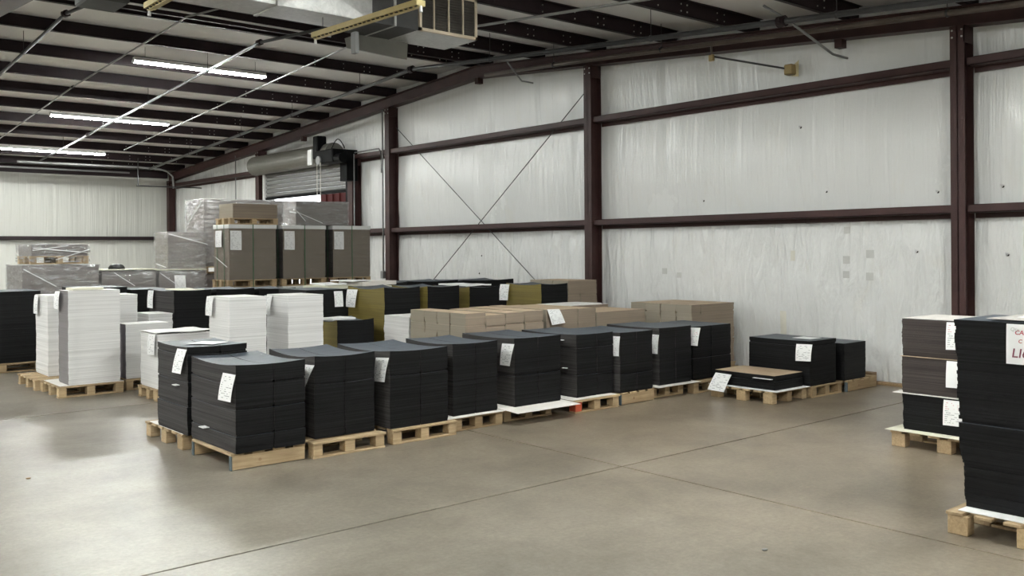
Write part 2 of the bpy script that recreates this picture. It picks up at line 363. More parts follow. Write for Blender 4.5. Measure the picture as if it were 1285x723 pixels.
seams = [2.2, 3.4, 6.9, 8.1, 9.4, 12.35, 13.6, 14.9, 24.6, 25.8, 27, 28.2]
wr_ = blanket('wall_right', 'X', XW, YN, YF, lambda y: zp(y) + 0.22, MAT['vinyl'], 1, (DOOR_Y0, DOOR_Y1, DOOR_Z), seams)
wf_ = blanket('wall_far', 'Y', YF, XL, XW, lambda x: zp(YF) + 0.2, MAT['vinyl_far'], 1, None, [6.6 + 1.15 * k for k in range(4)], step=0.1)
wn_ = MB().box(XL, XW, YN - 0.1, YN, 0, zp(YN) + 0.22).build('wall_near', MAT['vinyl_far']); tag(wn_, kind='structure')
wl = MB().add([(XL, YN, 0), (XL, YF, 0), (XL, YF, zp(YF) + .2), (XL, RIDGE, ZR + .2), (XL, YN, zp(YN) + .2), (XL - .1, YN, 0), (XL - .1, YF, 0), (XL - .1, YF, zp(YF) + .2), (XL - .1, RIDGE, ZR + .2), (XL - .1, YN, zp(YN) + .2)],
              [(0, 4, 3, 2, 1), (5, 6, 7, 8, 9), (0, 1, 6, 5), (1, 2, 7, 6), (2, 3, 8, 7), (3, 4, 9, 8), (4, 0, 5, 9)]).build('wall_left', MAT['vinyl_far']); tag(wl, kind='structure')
# outer cladding just behind the right blanket so no daylight leaks
cl = MB()
cl.box(XW + 0.06, XW + 0.1, YN, DOOR_Y0, 0, 5.6); cl.box(XW + 0.06, XW + 0.1, DOOR_Y1, YF, 0, 5.6); cl.box(XW + 0.06, XW + 0.1, DOOR_Y0, DOOR_Y1, DOOR_Z - 0.1, 5.6)
cl.build('cladding', MAT['white_metal'], wr_)
MB().box(XL, XW + 0.1, YF + 0.06, YF + 0.1, 0, 4.6).build('cladding', MAT['white_metal'], wf_)

# roof blanket (sags a little between purlins)
PUR_F = [13.98, 15.41, 16.92, 18.38, 19.84, 21.30, 22.84, 24.36, 25.95, 27.5, 29.0]
PUR_N = [13.62 - 0.02, 12.15, 10.66, 9.17, 7.68, 6.19, 4.70, 3.21, 1.72, 0.23, -1.26]
PUR = sorted(PUR_F + PUR_N)
yy = []
lines = [YN - 0.1] + PUR + [YF + 0.1]
for a, b in zip(lines[:-1], lines[1:]):
    for k in range(5):
        t = k / 5; yy.append((a + (b - a) * t, -0.03 * math.sin(pi * t)))
yy.append((YF + 0.1, 0)); yy.append((RIDGE, 0)); yy = sorted(yy)
xx = [XL - 0.1 + (XW + 0.25 - XL) * k / 60 for k in range(61)]
rv = [(x, y, zp(y) + 0.205 + s + 0.012 * noise.noise((x * 0.9, y * 1.7, 0))) for x in xx for (y, s) in yy]
n_ = len(yy); rf = [(i * n_ + j, (i + 1) * n_ + j, (i + 1) * n_ + j + 1, i * n_ + j + 1) for i in range(60) for j in range(n_ - 1)]
ceil = MB().add(rv, [f[::-1] for f in rf]).build('ceiling', MAT['deck'], smooth=True); tag(ceil, kind='structure')
MB().add([(XL - .1, YN - .1, zp(YN) + .3), (XW + .15, YN - .1, zp(YN) + .3), (XW + .15, RIDGE, ZR + .3), (XL - .1, RIDGE, ZR + .3), (XL - .1, YF + .1, zp(YF) + .3), (XW + .15, YF + .1, zp(YF) + .3)],
         [(0, 1, 2, 3), (3, 2, 5, 4)]).build('roof_skin', MAT['white_metal'], ceil)
# purlins: Z sections running across to the right wall
for y in PUR:
    z = zp(y); s = 1 if y > RIDGE else -1
    b = MB(); t = 0.006
    b.box(XL, XW - 0.02, y - t, y + t, z, z + 0.2)
    b.box(XL, XW - 0.02, y - 0.065 if s > 0 else y - t, y + t if s > 0 else y + 0.065, z, z + t)
    b.box(XL, XW - 0.02, y - t if s > 0 else y - 0.065, y + 0.065 if s > 0 else y + t, z + 0.194, z + 0.2)
    pu = b.build('purlin', MAT['dark_oxide'], ceil)
    bl = MB()
    for x in (8.35, 8.95, 9.4, 9.52, 10.15, 10.3):
        for dz in (0.05, 0.14): bl.tube([(x, y - t - 0.008, z + dz), (x, y - t, z + dz)], 0.011, 6)
    tag(bl.build('bolts', MAT['bolt'], pu), kind='stuff')

# end-wall rafter (two rising channels), columns, girts, flange braces
def rafter(x0, x1, par):
    for ya, yb in ((YN + 0.02, RIDGE), (RIDGE, YF - 0.02)):
        b = MB()
        for (xa, xb, da, db) in ((x0 + 0.09, x0 + 0.1, -0.23, 0.0), (x0, x1, -0.23, -0.22), (x0, x1, -0.012, -0.002)):
            za, zb = zp(ya), zp(yb)
            vs = [(xa, ya, za + da), (xb, ya, za + da), (xb, yb, zb + da), (xa, yb, zb + da), (xa, ya, za + db), (xb, ya, za + db), (xb, yb, zb + db), (xa, yb, zb + db)]
            b.add(vs, [(0, 3, 2, 1), (4, 5, 6, 7), (0, 1, 5, 4), (1, 2, 6, 5), (2, 3, 7, 6), (3, 0, 4, 7)])
        b.build('rafter', MAT['red_oxide'], par)
rafter(10.86, 11.06, wr_)
for xr in (2.55, -5.6):
    for ya, yb in ((YN + 0.02, RIDGE), (RIDGE, YF - 0.3)):
        b = MB()
        for (xa, xb, da, db) in ((xr + 0.12, xr + 0.13, -0.36, 0.0), (xr, xr + 0.25, -0.37, -0.355), (xr, xr + 0.25, -0.012, -0.002)):
            za, zb = zp(ya), zp(yb)
            vs = [(xa, ya, za + da), (xb, ya, za + da), (xb, yb, zb + da), (xa, yb, zb + da), (xa, ya, za + db), (xb, ya, za + db), (xb, yb, zb + db), (xa, yb, zb + db)]
            b.add(vs, [(0, 3, 2, 1), (4, 5, 6, 7), (0, 1, 5, 4), (1, 2, 6, 5), (2, 3, 7, 6), (3, 0, 4, 7)])
        b.build('rafter', MAT['red_oxide'], ceil)
for i, y in enumerate([-1.2, 4.83, 10.84, 13.83, 20.8, 6.35]):
    zt = zp(y) - 0.23
    if y in (13.83, 20.8, 6.35):                      # flange-brace stubs under the rafter
        MB().box(10.90, 11.02, y - 0.05, y + 0.05, zt - 0.11, zt + 0.02).build('flange_brace', MAT['red_oxide'], wr_)
def column(y, par, ztop, wdt=0.165, x0=10.86, x1=11.10, z0=0.0):
    b = MB(); h = wdt / 2
    b.box(x0, x0 + 0.012, y - h, y + h, z0, ztop); b.box(x1 - 0.012, x1, y - h, y + h, z0, ztop); b.box(x0, x1, y - 0.006, y + 0.006, z0, ztop)
    b.box(x0, x1, y - h, y - h + 0.01, ztop - 0.2, ztop)
    c = b.build('column', MAT['red_oxide'], par)
    bl = MB()
    for dy in (-0.055, 0.055):
        for dz in (0.05, 0.13): bl.tube([(x0 - 0.008, y + dy, ztop - dz), (x0, y + dy, ztop - dz)], 0.012, 6)
    tag(bl.build('bolts', MAT['bolt'], c), kind='stuff')
for y in COLS: column(y, wr_, zp(y) - 0.23)
column(23.25, wr_, zp(23.25) - 0.23, 0.2); column(18.45, wr_, 3.86, 0.2); column(29.75, wr_, zp(29.75) - 0.23, 0.2, 10.86, 11.06)
column(16.9, wr_, zp(16.9) - 0.23) if False else None
bays = [(-1.2, 4.83), (4.83, 10.84), (10.84, 16.9), (16.9, 18.45), (23.25, 29.75)]
for zi, z in enumerate(GIRTS):
    for (a, b_) in bays:
        b = MB(); a2, b2 = a + 0.095, b_ - 0.095
        b.box(10.90, 10.91, a2, b2, z - 0.06, z + 0.035); b.box(10.90, 11.12, a2, b2, z - 0.062, z - 0.05); b.box(10.90, 10.93, a2, b2, z + 0.028, z + 0.035)
        b.box(11.10, 11.11, a2, b2, z - 0.12, z - 0.06)
        b.build('girt', MAT['red_oxide'], wr_)
# far-wall girt
b = MB(); b.box(XL, 10.8, YF - 0.25, YF - 0.24, 2.10, 2.21); b.box(XL, 10.8, YF - 0.25, YF - 0.03, 2.10, 2.112)
b.build('girt', MAT['dark_oxide'], wf_)
b = MB(); b.box(XL, 10.85, YF - 0.22, YF - 0.21, zp(YF) - 0.12, zp(YF) + 0.1); b.box(XL, 10.85, YF - 0.22, YF - 0.04, zp(YF) - 0.13, zp(YF) - 0.12)
b.build('eave_strut', MAT['dark_oxide'], wf_)
# base angle along the right wall
MB().box(11.0, 11.1, YN, DOOR_Y0 - 0.5, 0.0, 0.035).build('baseboard_right', MAT['wood_dark']); tag(bpy.data.objects['baseboard_right'], kind='structure')
# rod cross-bracing in the middle bay
for n_i, (p, q) in enumerate((((11.0, 16.745, 4.353), (11.0, 10.95, 0.2)), ((11.0, 10.95, 4.40), (11.0, 16.8, 0.1)))):
    MB().tube([p, q], 0.008, 6).build('brace_rod', MAT['pipe'], wr_)
# tape patches, holes and torn flaps in the vinyl facing
def wall_face(y, z): return XW - max(bulge(y, z, zp(y) + 0.22, seams), -0.03)
def wall_patch(name, mat, y, z, a, c):
    n = 4; vs = []; fs = []
    for side in (0, 1):
        for i in range(n + 1):
            for k in range(n + 1):
                yy_, zz_ = y - a + 2 * a * i / n, z - c + 2 * c * k / n
                vs.append((wall_face(yy_, zz_) - (0.004 if side else 0.0005), yy_, zz_))
    q = n + 1; m_ = q * q
    for i in range(n):
        for k in range(n):
            t = i * q + k; fs.append((t, t + q, t + q + 1, t + 1)); fs.append((m_ + t, m_ + t + 1, m_ + t + q + 1, m_ + t + q))
    MB().add(vs, fs).build(name, MAT[mat], wr_)
for (y, z, s) in ((6.377, 1.943, .045), (6.05, 1.634, .05), (6.38, 1.557, .05), (6.381, 1.367, .045), (6.053, 1.347, .05), (9.433, 1.373, .045), (9.136, 1.316, .04)):
    wall_patch('tape_patch', 'patch', y, z, s, s)
for (y, z, a, c) in ((7.169, 1.611, .035, .07), (7.326, 0.691, .05, .16)):
    wall_patch('ochre_patch', 'stain', y, z, a, c)
for (y, z) in ((6.665, 2.459), (5.182, 2.377), (4.435, 2.401), (8.674, 2.427), (13.969, 1.608), (14.022, 1.27), (5.44, 1.661), (4.38, 1.622), (7.033, 3.344)):
    fx = wall_face(y, z)
    h = MB(); h.tube([(fx + .01, y, z), (fx - .006, y, z)], 0.016, 7, 1); h.add([(fx - .004, y + .03, z + .03), (fx - .035, y - .035, z + .02), (fx - .004, y + .02, z - .02)], [(0, 1, 2), (2, 1, 0)], 0)
    h.build('torn_hole', [MAT['paper'], MAT['dark']], wr_)

# ------------------------------------------------------------------ roll-up door, its coil and opener
dr = thing('door_1', (11.0, (DOOR_Y0 + DOOR_Y1) / 2, 0), None, None); dr['kind'] = 'structure'
zz = 3.98
k = 0
while zz > 3.16:
    zb = zz - 0.105
    prof = [(11.02, zz), (10.985, zz - 0.03), (10.985, zb + 0.03), (11.02, zb + 0.004), (11.04, zb + 0.004), (11.04, zz)]
    vs = [(x, y, z) for y in (DOOR_Y0 - 0.05, DOOR_Y1 + 0.05) for x, z in prof]
    n6 = 6; fs = [(i, (i + 1) % n6, n6 + (i + 1) % n6, n6 + i) for i in range(n6)] + [tuple(range(n6))[::-1], tuple(range(n6, 12))]
    MB().add(vs, fs).build('slat', MAT['slat'], dr); zz = zb; k += 1
MB().box(10.97, 11.05, DOOR_Y0 - 0.05, DOOR_Y1 + 0.05, zz - 0.06, zz).build('bottom_bar', MAT['black_metal'], dr)
for y in (DOOR_Y0 - 0.08, DOOR_Y1 + 0.08):
    MB().box(10.94, 11.06, y - 0.05, y + 0.05, 0, 3.98).build('guide_rail', MAT['black_metal'] if y < 20 else MAT['white_metal'], dr)
hd = MB().tube([(10.76, DOOR_Y0 + 0.15, 3.97), (10.76, DOOR_Y1 + 0.16, 3.97)], 0.25, 28).build('coil_hood', MAT['hood'], dr)
MB().box(10.85, 11.02, 23.15, 23.2, 3.7, 4.25).build('bracket', MAT['red_oxide'], dr)
op = thing('door_opener', (10.6, 18.8, 3.5), 'black motor opener with chain wheel mounted beside the roll-up door', 'door opener')
MB().cbox(10.42, 10.8, 18.45, 19.25, 3.72, 4.02, 0.02).build('gearbox', MAT['black_metal'], op)
MB().tube([(10.55, 18.75, 3.80), (10.55, 18.2, 3.80)], 0.11, 16).build('motor', MAT['black_metal'], op)
MB().cbox(10.45, 10.7, 19.2, 19.42, 3.85, 4.38, 0.02).build('control_box', MAT['black_metal'], op)
MB().cbox(10.42, 10.46, 19.42, 19.62, 3.72, 4.08, 0.006).build('cover_plate', MAT['white_metal'], op)
MB().box(10.7, 10.98, 18.3, 18.6, 3.3, 4.0).build('mounting_plate', MAT['black_metal'], op)
MB().tube([(10.38, 19.05, 3.79), (10.43, 19.05, 3.79)], 0.1, 18).build('chain_wheel', MAT['conduit'], op)
for dy in (-0.08, 0.08): MB().tube([(10.405, 19.05 + dy, 3.79), (10.405, 19.05 + dy, 1.2)], 0.009, 6).build('hand_chain', MAT['chain'], op)
cab = [(10.5, 18.65 - 0.6 * t, 4.0 + 0.22 * math.sin(pi * t)) for t in [i / 10 for i in range(11)]]
MB().tube(cab, 0.012, 6).build('cable', MAT['black_metal'], op)
MB().tube([(10.6, 19.4 + 0.12 * math.sin(t), 4.3 + 0.09 * math.cos(t)) for t in [i * pi / 8 for i in range(9)]], 0.012, 6).build('cable', MAT['black_metal'], op)
# yard outside the door
yd = MB().box(XW + 0.1, 40, 5, 40, -0.3, -0.05).build('yard', MAT['asphalt']); tag(yd, kind='structure')
ct = thing('container', (15.5, 21.0, -0.05), 'red steel container standing in the yard outside the roll-up door', 'container')
b = MB()
for k in range(30): b.box(14.0 + (0.04 if k % 2 else 0.0), 16.4, 18.0 + 0.2 * k, 18.2 + 0.2 * k, 0.1, 3.55)
ct.location = (15.2, 21, -0.05); b.build('body', MAT['red_box'], ct)
MB().box(13.98, 16.4, 18.0, 24.0, -0.05, 0.12).build('base_rail', MAT['dark'], ct)
ct.location = (15.2, 21, -0.05)
for ch in ct.children:
    ch.location.y += 1.6

# ------------------------------------------------------------------ pipes and conduits under the roof
def pipe(name, label, cat, pts, r, mat, group=None, hang=(), coup=(), n=8):
    o = thing(name, pts[0], label, cat, group)
    MB().tube(pts, r, n).build('tube', mat, o, smooth=True)
    for (x, y, z) in hang:
        MB().tube([(x, y, z), (x, y, zp(y) + 0.18)], 0.005, 5).build('hanger_rod', MAT['pipe'], o)
        MB().tube([(x - 0.0, y - 0.012, z), (x, y + 0.012, z)], r * 1.25, 10).build('hanger_ring', MAT['pipe'], o)
    for (x, y, z) in coup:
        d = 0.05
        c = MB().tube([(x, y - d, z), (x, y + d, z)], r * 1.9, 8).build('coupling', MAT['dark_oxide'], o)
        MB().box(x - r * 2.3, x + r * 2.3, y - 0.02, y + 0.02, z - r * 0.8, z + r * 0.8).build('lug', MAT['dark_oxide'], c)
    return o
def roofline(x, y0, y1, drop):
    ps = [(x, y1, zp(y1) - drop)]
    if y0 < RIDGE < y1: ps.append((x, RIDGE, ZR - drop))
    ps.append((x, y0, zp(y0) - drop)); return ps
def H(x, ys, drop): return [(x, y, zp(y) - drop) for y in ys]
pipe('sprinkler_pipe', 'black sprinkler branch pipe at the upper left corner of the ceiling', 'pipe', roofline(3.65, 9.95, 27.1, 0.17), 0.026, MAT['pipe'], hang=H(3.65, (11.2, 16.2, 19.4, 23), 0.17), coup=[(3.65, RIDGE, ZR - 0.17)])
pipe('sprinkler_pipe', 'black sprinkler branch pipe passing in front of the three lit fluorescent lamps', 'pipe', roofline(6.52, 9.95, 27.2, 0.17), 0.026, MAT['pipe'], hang=H(6.52, (11.4, 15.9, 18.9, 21.8, 25), 0.17), coup=[(6.52, RIDGE, ZR - 0.17), (6.52, 22.9, zp(22.9) - 0.17)])
pipe('sprinkler_pipe', 'grey sprinkler branch pipe running closest along the right wall rafter', 'pipe', roofline(9.42, -2, 27.2, 0.25), 0.036, MAT['pipe'], hang=H(9.42, (5.5, 8.2, 11.6, 15.6, 18.4, 21, 24.2), 0.25), coup=[(9.42, RIDGE, ZR - 0.25), (9.42, 6.2, zp(6.2) - 0.25)])
ob = pipe('sprinkler_main', 'long weathered pipe hung in front of the right wall rafter', 'pipe', [(10.45, 13.0, 4.86), (10.45, 10.5, 4.72), (10.45, -2, 3.87)], 0.036, MAT['brown_pipe'], hang=[(10.45, 8.9, 4.62), (10.45, 4.75, 4.33), (10.45, 11.2, 4.76), (10.45, 1.5, 4.1)])
# sprinkler drop and arm to the wall head
MB().tube([(10.45, 8.0, 4.57), (10.45, 8.0, 4.38)], 0.016, 8).build('drop_nipple', MAT['brown_pipe'], ob)
MB().tube([(10.45, 8.0, 4.38), (10.95, 7.12, 4.13)], 0.014, 8).build('arm_pipe', MAT['pipe'], ob)
MB().cbox(10.425, 10.475, 7.96, 8.04, 4.31, 4.40, 0.01).build('elbow', MAT['brass'], ob)
MB().cbox(10.92, 11.05, 7.04, 7.17, 4.05, 4.19, 0.015).build('sprinkler_head', MAT['brass'], ob)
MB().add([(11.04, 7.12, 4.17), (11.0, 6.98, 4.24), (11.04, 7.12, 4.04), (11.02, 7.0, 4.02)], [(0, 1, 3, 2), (2, 3, 1, 0)]).build('torn_flap', MAT['foam'], ob)
pipe('conduit', 'thin grey conduit left of the fluorescent lamps', 'conduit', [(5.0, 26.5, zp(26.5) - 0.12), (5.0, 18.6, zp(18.6) - 0.1), (5.0, 12.9, 5.03), (5.0, 11.2, 4.86)], 0.014, MAT['conduit'], coup=[(5.0, 18.5, zp(18.5) - 0.1)])
pipe('conduit', 'thin straight grey conduit between the lamps and the right wall pipe', 'conduit', [(7.9, 24.7, 4.36), (7.9, 13.4, 5.10), (7.9, 10.2, 4.81), (7.9, 4.0, 4.26)], 0.014, MAT['conduit'])
pipe('conduit', 'thin pale conduit running right behind the air grille, paired with a longer one', 'conduit', [(7.98, 10.4, 4.84), (8.0, 4.0, 4.27)], 0.011, MAT['conduit'])
pipe('conduit', 'conduit whitened as a bright reflection along the ridge above the left end of the duct', 'conduit', [(2.85, 12.95, 5.105), (7.3, 12.95, 5.09)], 0.016, MAT['white_metal'])  # white colour puts a bright reflected line onto the pipe
pipe('wall_strut', 'bent grey conduit entering the wall left of the second column', 'conduit', [(9.45, 11.2, 4.68), (10.85, 12.47, 4.722), (11.07, 12.41, 4.70)], 0.014, MAT['conduit'])
pipe('wall_strut', 'bent grey conduit entering the wall above the upper right girt', 'conduit', [(9.38, 6.42, 4.58), (9.42, 6.17, 4.40), (10.85, 6.394, 4.197), (11.07, 6.316, 4.16)], 0.016, MAT['conduit'])
pipe('conduit', 'vertical grey conduit on the left edge of the column beside the roll-up door', 'conduit', [(10.85, 17.05, 4.75), (10.85, 17.05, 1.2)], 0.017, MAT['conduit'])
MB().cbox(10.80, 10.87, 16.99, 17.09, 1.12, 1.28, 0.006).build('junction_box', MAT['conduit'], bpy.data.objects['conduit.004'])
pipe('conduit', 'grey conduit bending down from the door opener to the girt', 'conduit', [(10.85, 17.1, 3.4), (10.85, 17.12, 3.86), (10.85, 17.2, 3.93), (10.85, 18.2, 3.93)], 0.015, MAT['conduit'])
pipe('conduit', 'vertical grey conduit right of the roll-up door guide', 'conduit', [(10.84, 18.22, 3.9), (10.84, 18.22, 0.3)], 0.013, MAT['conduit'])
pipe('conduit', 'vertical grey conduit between the corner and the roll-up door', 'conduit', [(10.95, 24.8, 4.4), (10.95, 24.8, 0.3)], 0.016, MAT['conduit'])
pipe('conduit', 'pale conduit curving down at the far right corner', 'conduit', [(6.0, 27.4, 4.16), (9.2, 27.4, 4.17), (9.75, 27.4, 4.15), (10.0, 27.4, 4.09), (10.15, 27.4, 3.95), (10.17, 27.4, 3.6)], 0.03, MAT['conduit'])
pipe('pipe', 'thin dark pipe hung level near the far right corner', 'pipe', [(8.95, 26.8, 4.38), (8.95, 26.8, 3.6), (8.90, 26.8, 3.595), (10.78, 26.8, 3.60)], 0.018, MAT['pipe'])
pipe('conduit', 'thin dark conduit along the far eave', 'conduit', [(1.0, 28.6, 4.12), (9.3, 28.6, 4.10)], 0.025, MAT['conduit'])

# ------------------------------------------------------------------ lamps
def strip_lamp(p0, p1, label, lit=True, housing='white_metal', group=None, drop_to=None):
    p0 = Vector(p0); p1 = Vector(p1); c = (p0 + p1) / 2; d = (p1 - p0).normalized(); sd = Vector((-d.y, d.x, 0))
    o = thing('fluorescent_lamp', c, label, 'lamp', group)
    b = MB(); b.bar(p0 + Vector((0, 0, 0.06)), p1 + Vector((0, 0, 0.06)), 0.11, 0.055)
    b.build('housing', MAT[housing], o)
    if lit:
        for s in (-1, 1):
            q = sd * s * 0.055; e = sd * s * 0.105; z1 = Vector((0, 0, 0.034)); z2 = Vector((0, 0, 0.016)); tz = Vector((0, 0, 0.004))
            vs = [p0 + q + z1, p1 + q + z1, p1 + e + z2, p0 + e + z2]; vs += [v + tz for v in vs]
            MB().add(vs, [(0, 1, 2, 3), (7, 6, 5, 4), (0, 4, 5, 1), (1, 5, 6, 2), (2, 6, 7, 3), (3, 7, 4, 0)]).build('reflector_wing', MAT[housing], o)
    if lit:
        L = (p1 - p0).length
        for s in (-1, 1):
            for (t0, t1) in ((0.01, 0.492), (0.508, 0.99)):
                MB().tube([p0 + d * L * t0 + sd * s * 0.045 + Vector((0, 0, 0.01)), p0 + d * L * t1 + sd * s * 0.045 + Vector((0, 0, 0.01))], 0.019, 8).build('tube', MAT['tube'], o)
        for t in (0.0, 0.5, 1.0): MB().bar(p0 + d * L * t - d * 0.012 + Vector((0, 0, 0.02)), p0 + d * L * t + d * 0.012 + Vector((0, 0, 0.02)), 0.1, 0.05).build('socket', MAT[housing], o)
    else:
        b = MB(); b.bar(p0 + Vector((0, 0, 0.028)), p1 + Vector((0, 0, 0.028)), 0.045, 0.02); b.build('ballast_cover', MAT[housing], o)
        L = (p1 - p0).length
        for k in range(24): q = p0 + d * L * (k + 0.5) / 24; MB().bar(q - d * 0.018 + sd * 0.03 + Vector((0, 0, 0.03)), q + d * 0.018 + sd * 0.03 + Vector((0, 0, 0.03)), 0.02, 0.012).build('louvre_slot', MAT['dark'], o)
        for q in (p0, p1): MB().tube([q + Vector((0, 0, 0.03)), q + Vector((0, 0, -0.03))], [0.012, 0.018], 8).build('socket', MAT['white_metal'], o)
    for t in (0.08, 0.92):
        q = p0.lerp(p1, t); MB().tube([q + Vector((0, 0, 0.08)), (q.x, q.y, 4.299 if (not lit and 8.9 < q.y < 9.6) else zp(q.y) + 0.19)], 0.004, 5).build('hanger_rod', MAT['pipe'], o)
    return o
def lz(y): return zp(y) - 0.29
strip_lamp((5.35, 16.2, 4.96), (7.74, 16.2, 4.96), 'lit fluorescent strip lamp nearest the ridge, highest of the three in view')
strip_lamp((5.35, 21.5, 4.65), (7.87, 21.5, 4.65), 'lit fluorescent strip lamp in the middle of the three in view')
strip_lamp((5.31, 26.0, 4.33), (7.82, 26.0, 4.33), 'lit fluorescent strip lamp lowest in view, nearest the far wall')
# the same rows go on over the rest of the hall, out of the frame
for x in (-1.4, -7.6):
    for y in (1.5, 6.0, 11.2, 15.7, 20.1, 24.75):
        strip_lamp((x, y, lz(y)), (x + 2.4, y, lz(y)), 'fluorescent strip lamp over the rest of the hall', group='lamps over the rest of the hall')
for (x, y) in ((4.6, 0.6), (4.8, 5.4)):
    strip_lamp((x, y, lz(y)), (x + 2.4, y, lz(y)), 'fluorescent strip lamp over the rest of the hall', group='lamps over the rest of the hall')
strip_lamp((5.17, 7.42, 4.06), (5.05, 9.3, 4.06), 'unlit yellowed strip lamp hanging under the metal duct', False, 'yellow')
strip_lamp((3.2, 7.2, 4.06), (3.19, 9.2, 4.06), 'unlit yellowed strip lamp at the top left of the duct', False, 'yellow')

# ------------------------------------------------------------------ air duct
du = thing('air_duct', (5.0, 9.3, 4.3), 'galvanised rectangular air duct with a filter grille hanging under the roof', 'duct')
DY0, DY1, DZ0, DZ1 = 8.99, 9.62, 4.30, 4.80
def cross_panel(x0, x1, y, z0, z1, depth):
    cx, cz = (x0 + x1) / 2, (z0 + z1) / 2
    return MB().add([(x0, y, z0), (x1, y, z0), (x1, y, z1), (x0, y, z1), (cx, y - depth, cz)], [(0, 1, 4), (1, 2, 4), (2, 3, 4), (3, 0, 4)])
MB().box(0.6, 5.6, DY0 + 0.002, DY1 - 0.1, DZ0, DZ1).build('casing', MAT['galv'], du)
for i, x in enumerate([1.0, 2.15, 3.3, 4.45]):
    cross_panel(x + 0.02, x + 1.13, DY0, DZ0 + 0.01, DZ1 - 0.01, 0.025).build('side_panel', MAT['galv'], du)
    MB().box(x - 0.02, x + 0.02, DY0 - 0.03, DY1 - 0.08, DZ0 - 0.012, DZ1).build('seam_flange', MAT['galv'], du)
MB().box(5.6, 6.22, DY0, DY1, DZ0, DZ1).build('dark_collar', MAT['duct_dark'], du)
MB().box(5.88, 5.91, DY0 - 0.02, DY1, DZ0 - 0.004, DZ1).build('seam_flange', MAT['galv'], du)
MB().box(6.22, 7.1, DY0 + 0.02, DY1 + 0.05, DZ0, DZ1).build('plenum_box', MAT['galv'], du)
g = thing('dummy', (0, 0, 0), None, None); bpy.data.objects.remove(g)
gr = MB(); t = 0.035
gr.box(6.23, 7.09, DY0 - 0.02, DY0 + 0.02, DZ0, DZ0 + t); gr.box(6.23, 7.09, DY0 - 0.02, DY0 + 0.02, DZ1 - t, DZ1)
gr.box(6.23, 6.23 + t, DY0 - 0.02, DY0 + 0.02, DZ0, DZ1); gr.box(7.09 - t, 7.09, DY0 - 0.02, DY0 + 0.02, DZ0, DZ1)
gf = gr.build('grille_frame', MAT['cream'], du)
for k in range(1, 4): x = 6.23 + 0.86 * k / 4; MB().box(x - 0.009, x + 0.009, DY0 - 0.018, DY0 + 0.02, DZ0, DZ1).build('grille_bar', MAT['cream'], gf)
for k in range(4):
    x0 = 6.23 + 0.86 * k / 4 + 0.012; b = MB()
    for j in range(14): z = DZ0 + 0.04 + j * 0.031; b.box(x0, x0 + 0.19, DY0 - 0.006, DY0 + 0.012, z, z + 0.028)
    b.box(x0, x0 + 0.192, DY0 + 0.008, DY0 + 0.016, DZ0 + 0.03, DZ1 - 0.03)
    tag(b.build('filter_mesh', MAT['filter'], gf), kind='stuff')
sc = MB().add([(5.74, 9.55, 4.10), (6.44, 9.55, 4.07), (6.5, 9.62, 4.30), (5.77, 9.62, 4.30), (5.74, 9.8, 4.16), (6.44, 9.8, 4.13), (6.5, 9.9, 4.30), (5.77, 9.9, 4.30)],
              [(0, 1, 2, 3), (7, 6, 5, 4), (0, 4, 5, 1), (1, 5, 6, 2), (2, 6, 7, 3), (3, 7, 4, 0)]).build('outlet_boot', MAT['hood'], du)
MB().box(5.68, 5.73, 9.5, 9.6, 4.05, 4.32).build('boot_bracket', MAT['conduit'], du)
for x in (4.0, 5.3, 6.6): MB().box(x, x + 0.03, DY0 + 0.1, DY0 + 0.11, DZ1, zp(9.1) + 0.15).build('hanger_strap', MAT['conduit'], du)
# small grey box of the unit heater at the very top left
hb = thing('heater_box', (3.03, 10.15, 4.3), 'dark grey unit heater box at the top edge beside the duct', 'heater')
MB().cbox(2.83, 3.24, 9.9, 10.4, 4.3, 4.6, 0.02).build('body', MAT['duct_dark'], hb)
MB().box(2.88, 3.18, 9.88, 9.9, 4.34, 4.56).build('front_panel', MAT['filter'], hb)
for x in (2.9, 3.16): MB().tube([(x, 10.15, 4.6), (x, 10.15, zp(10.15) + 0.19)], 0.006, 5).build('hanger_rod', MAT['pipe'], hb)

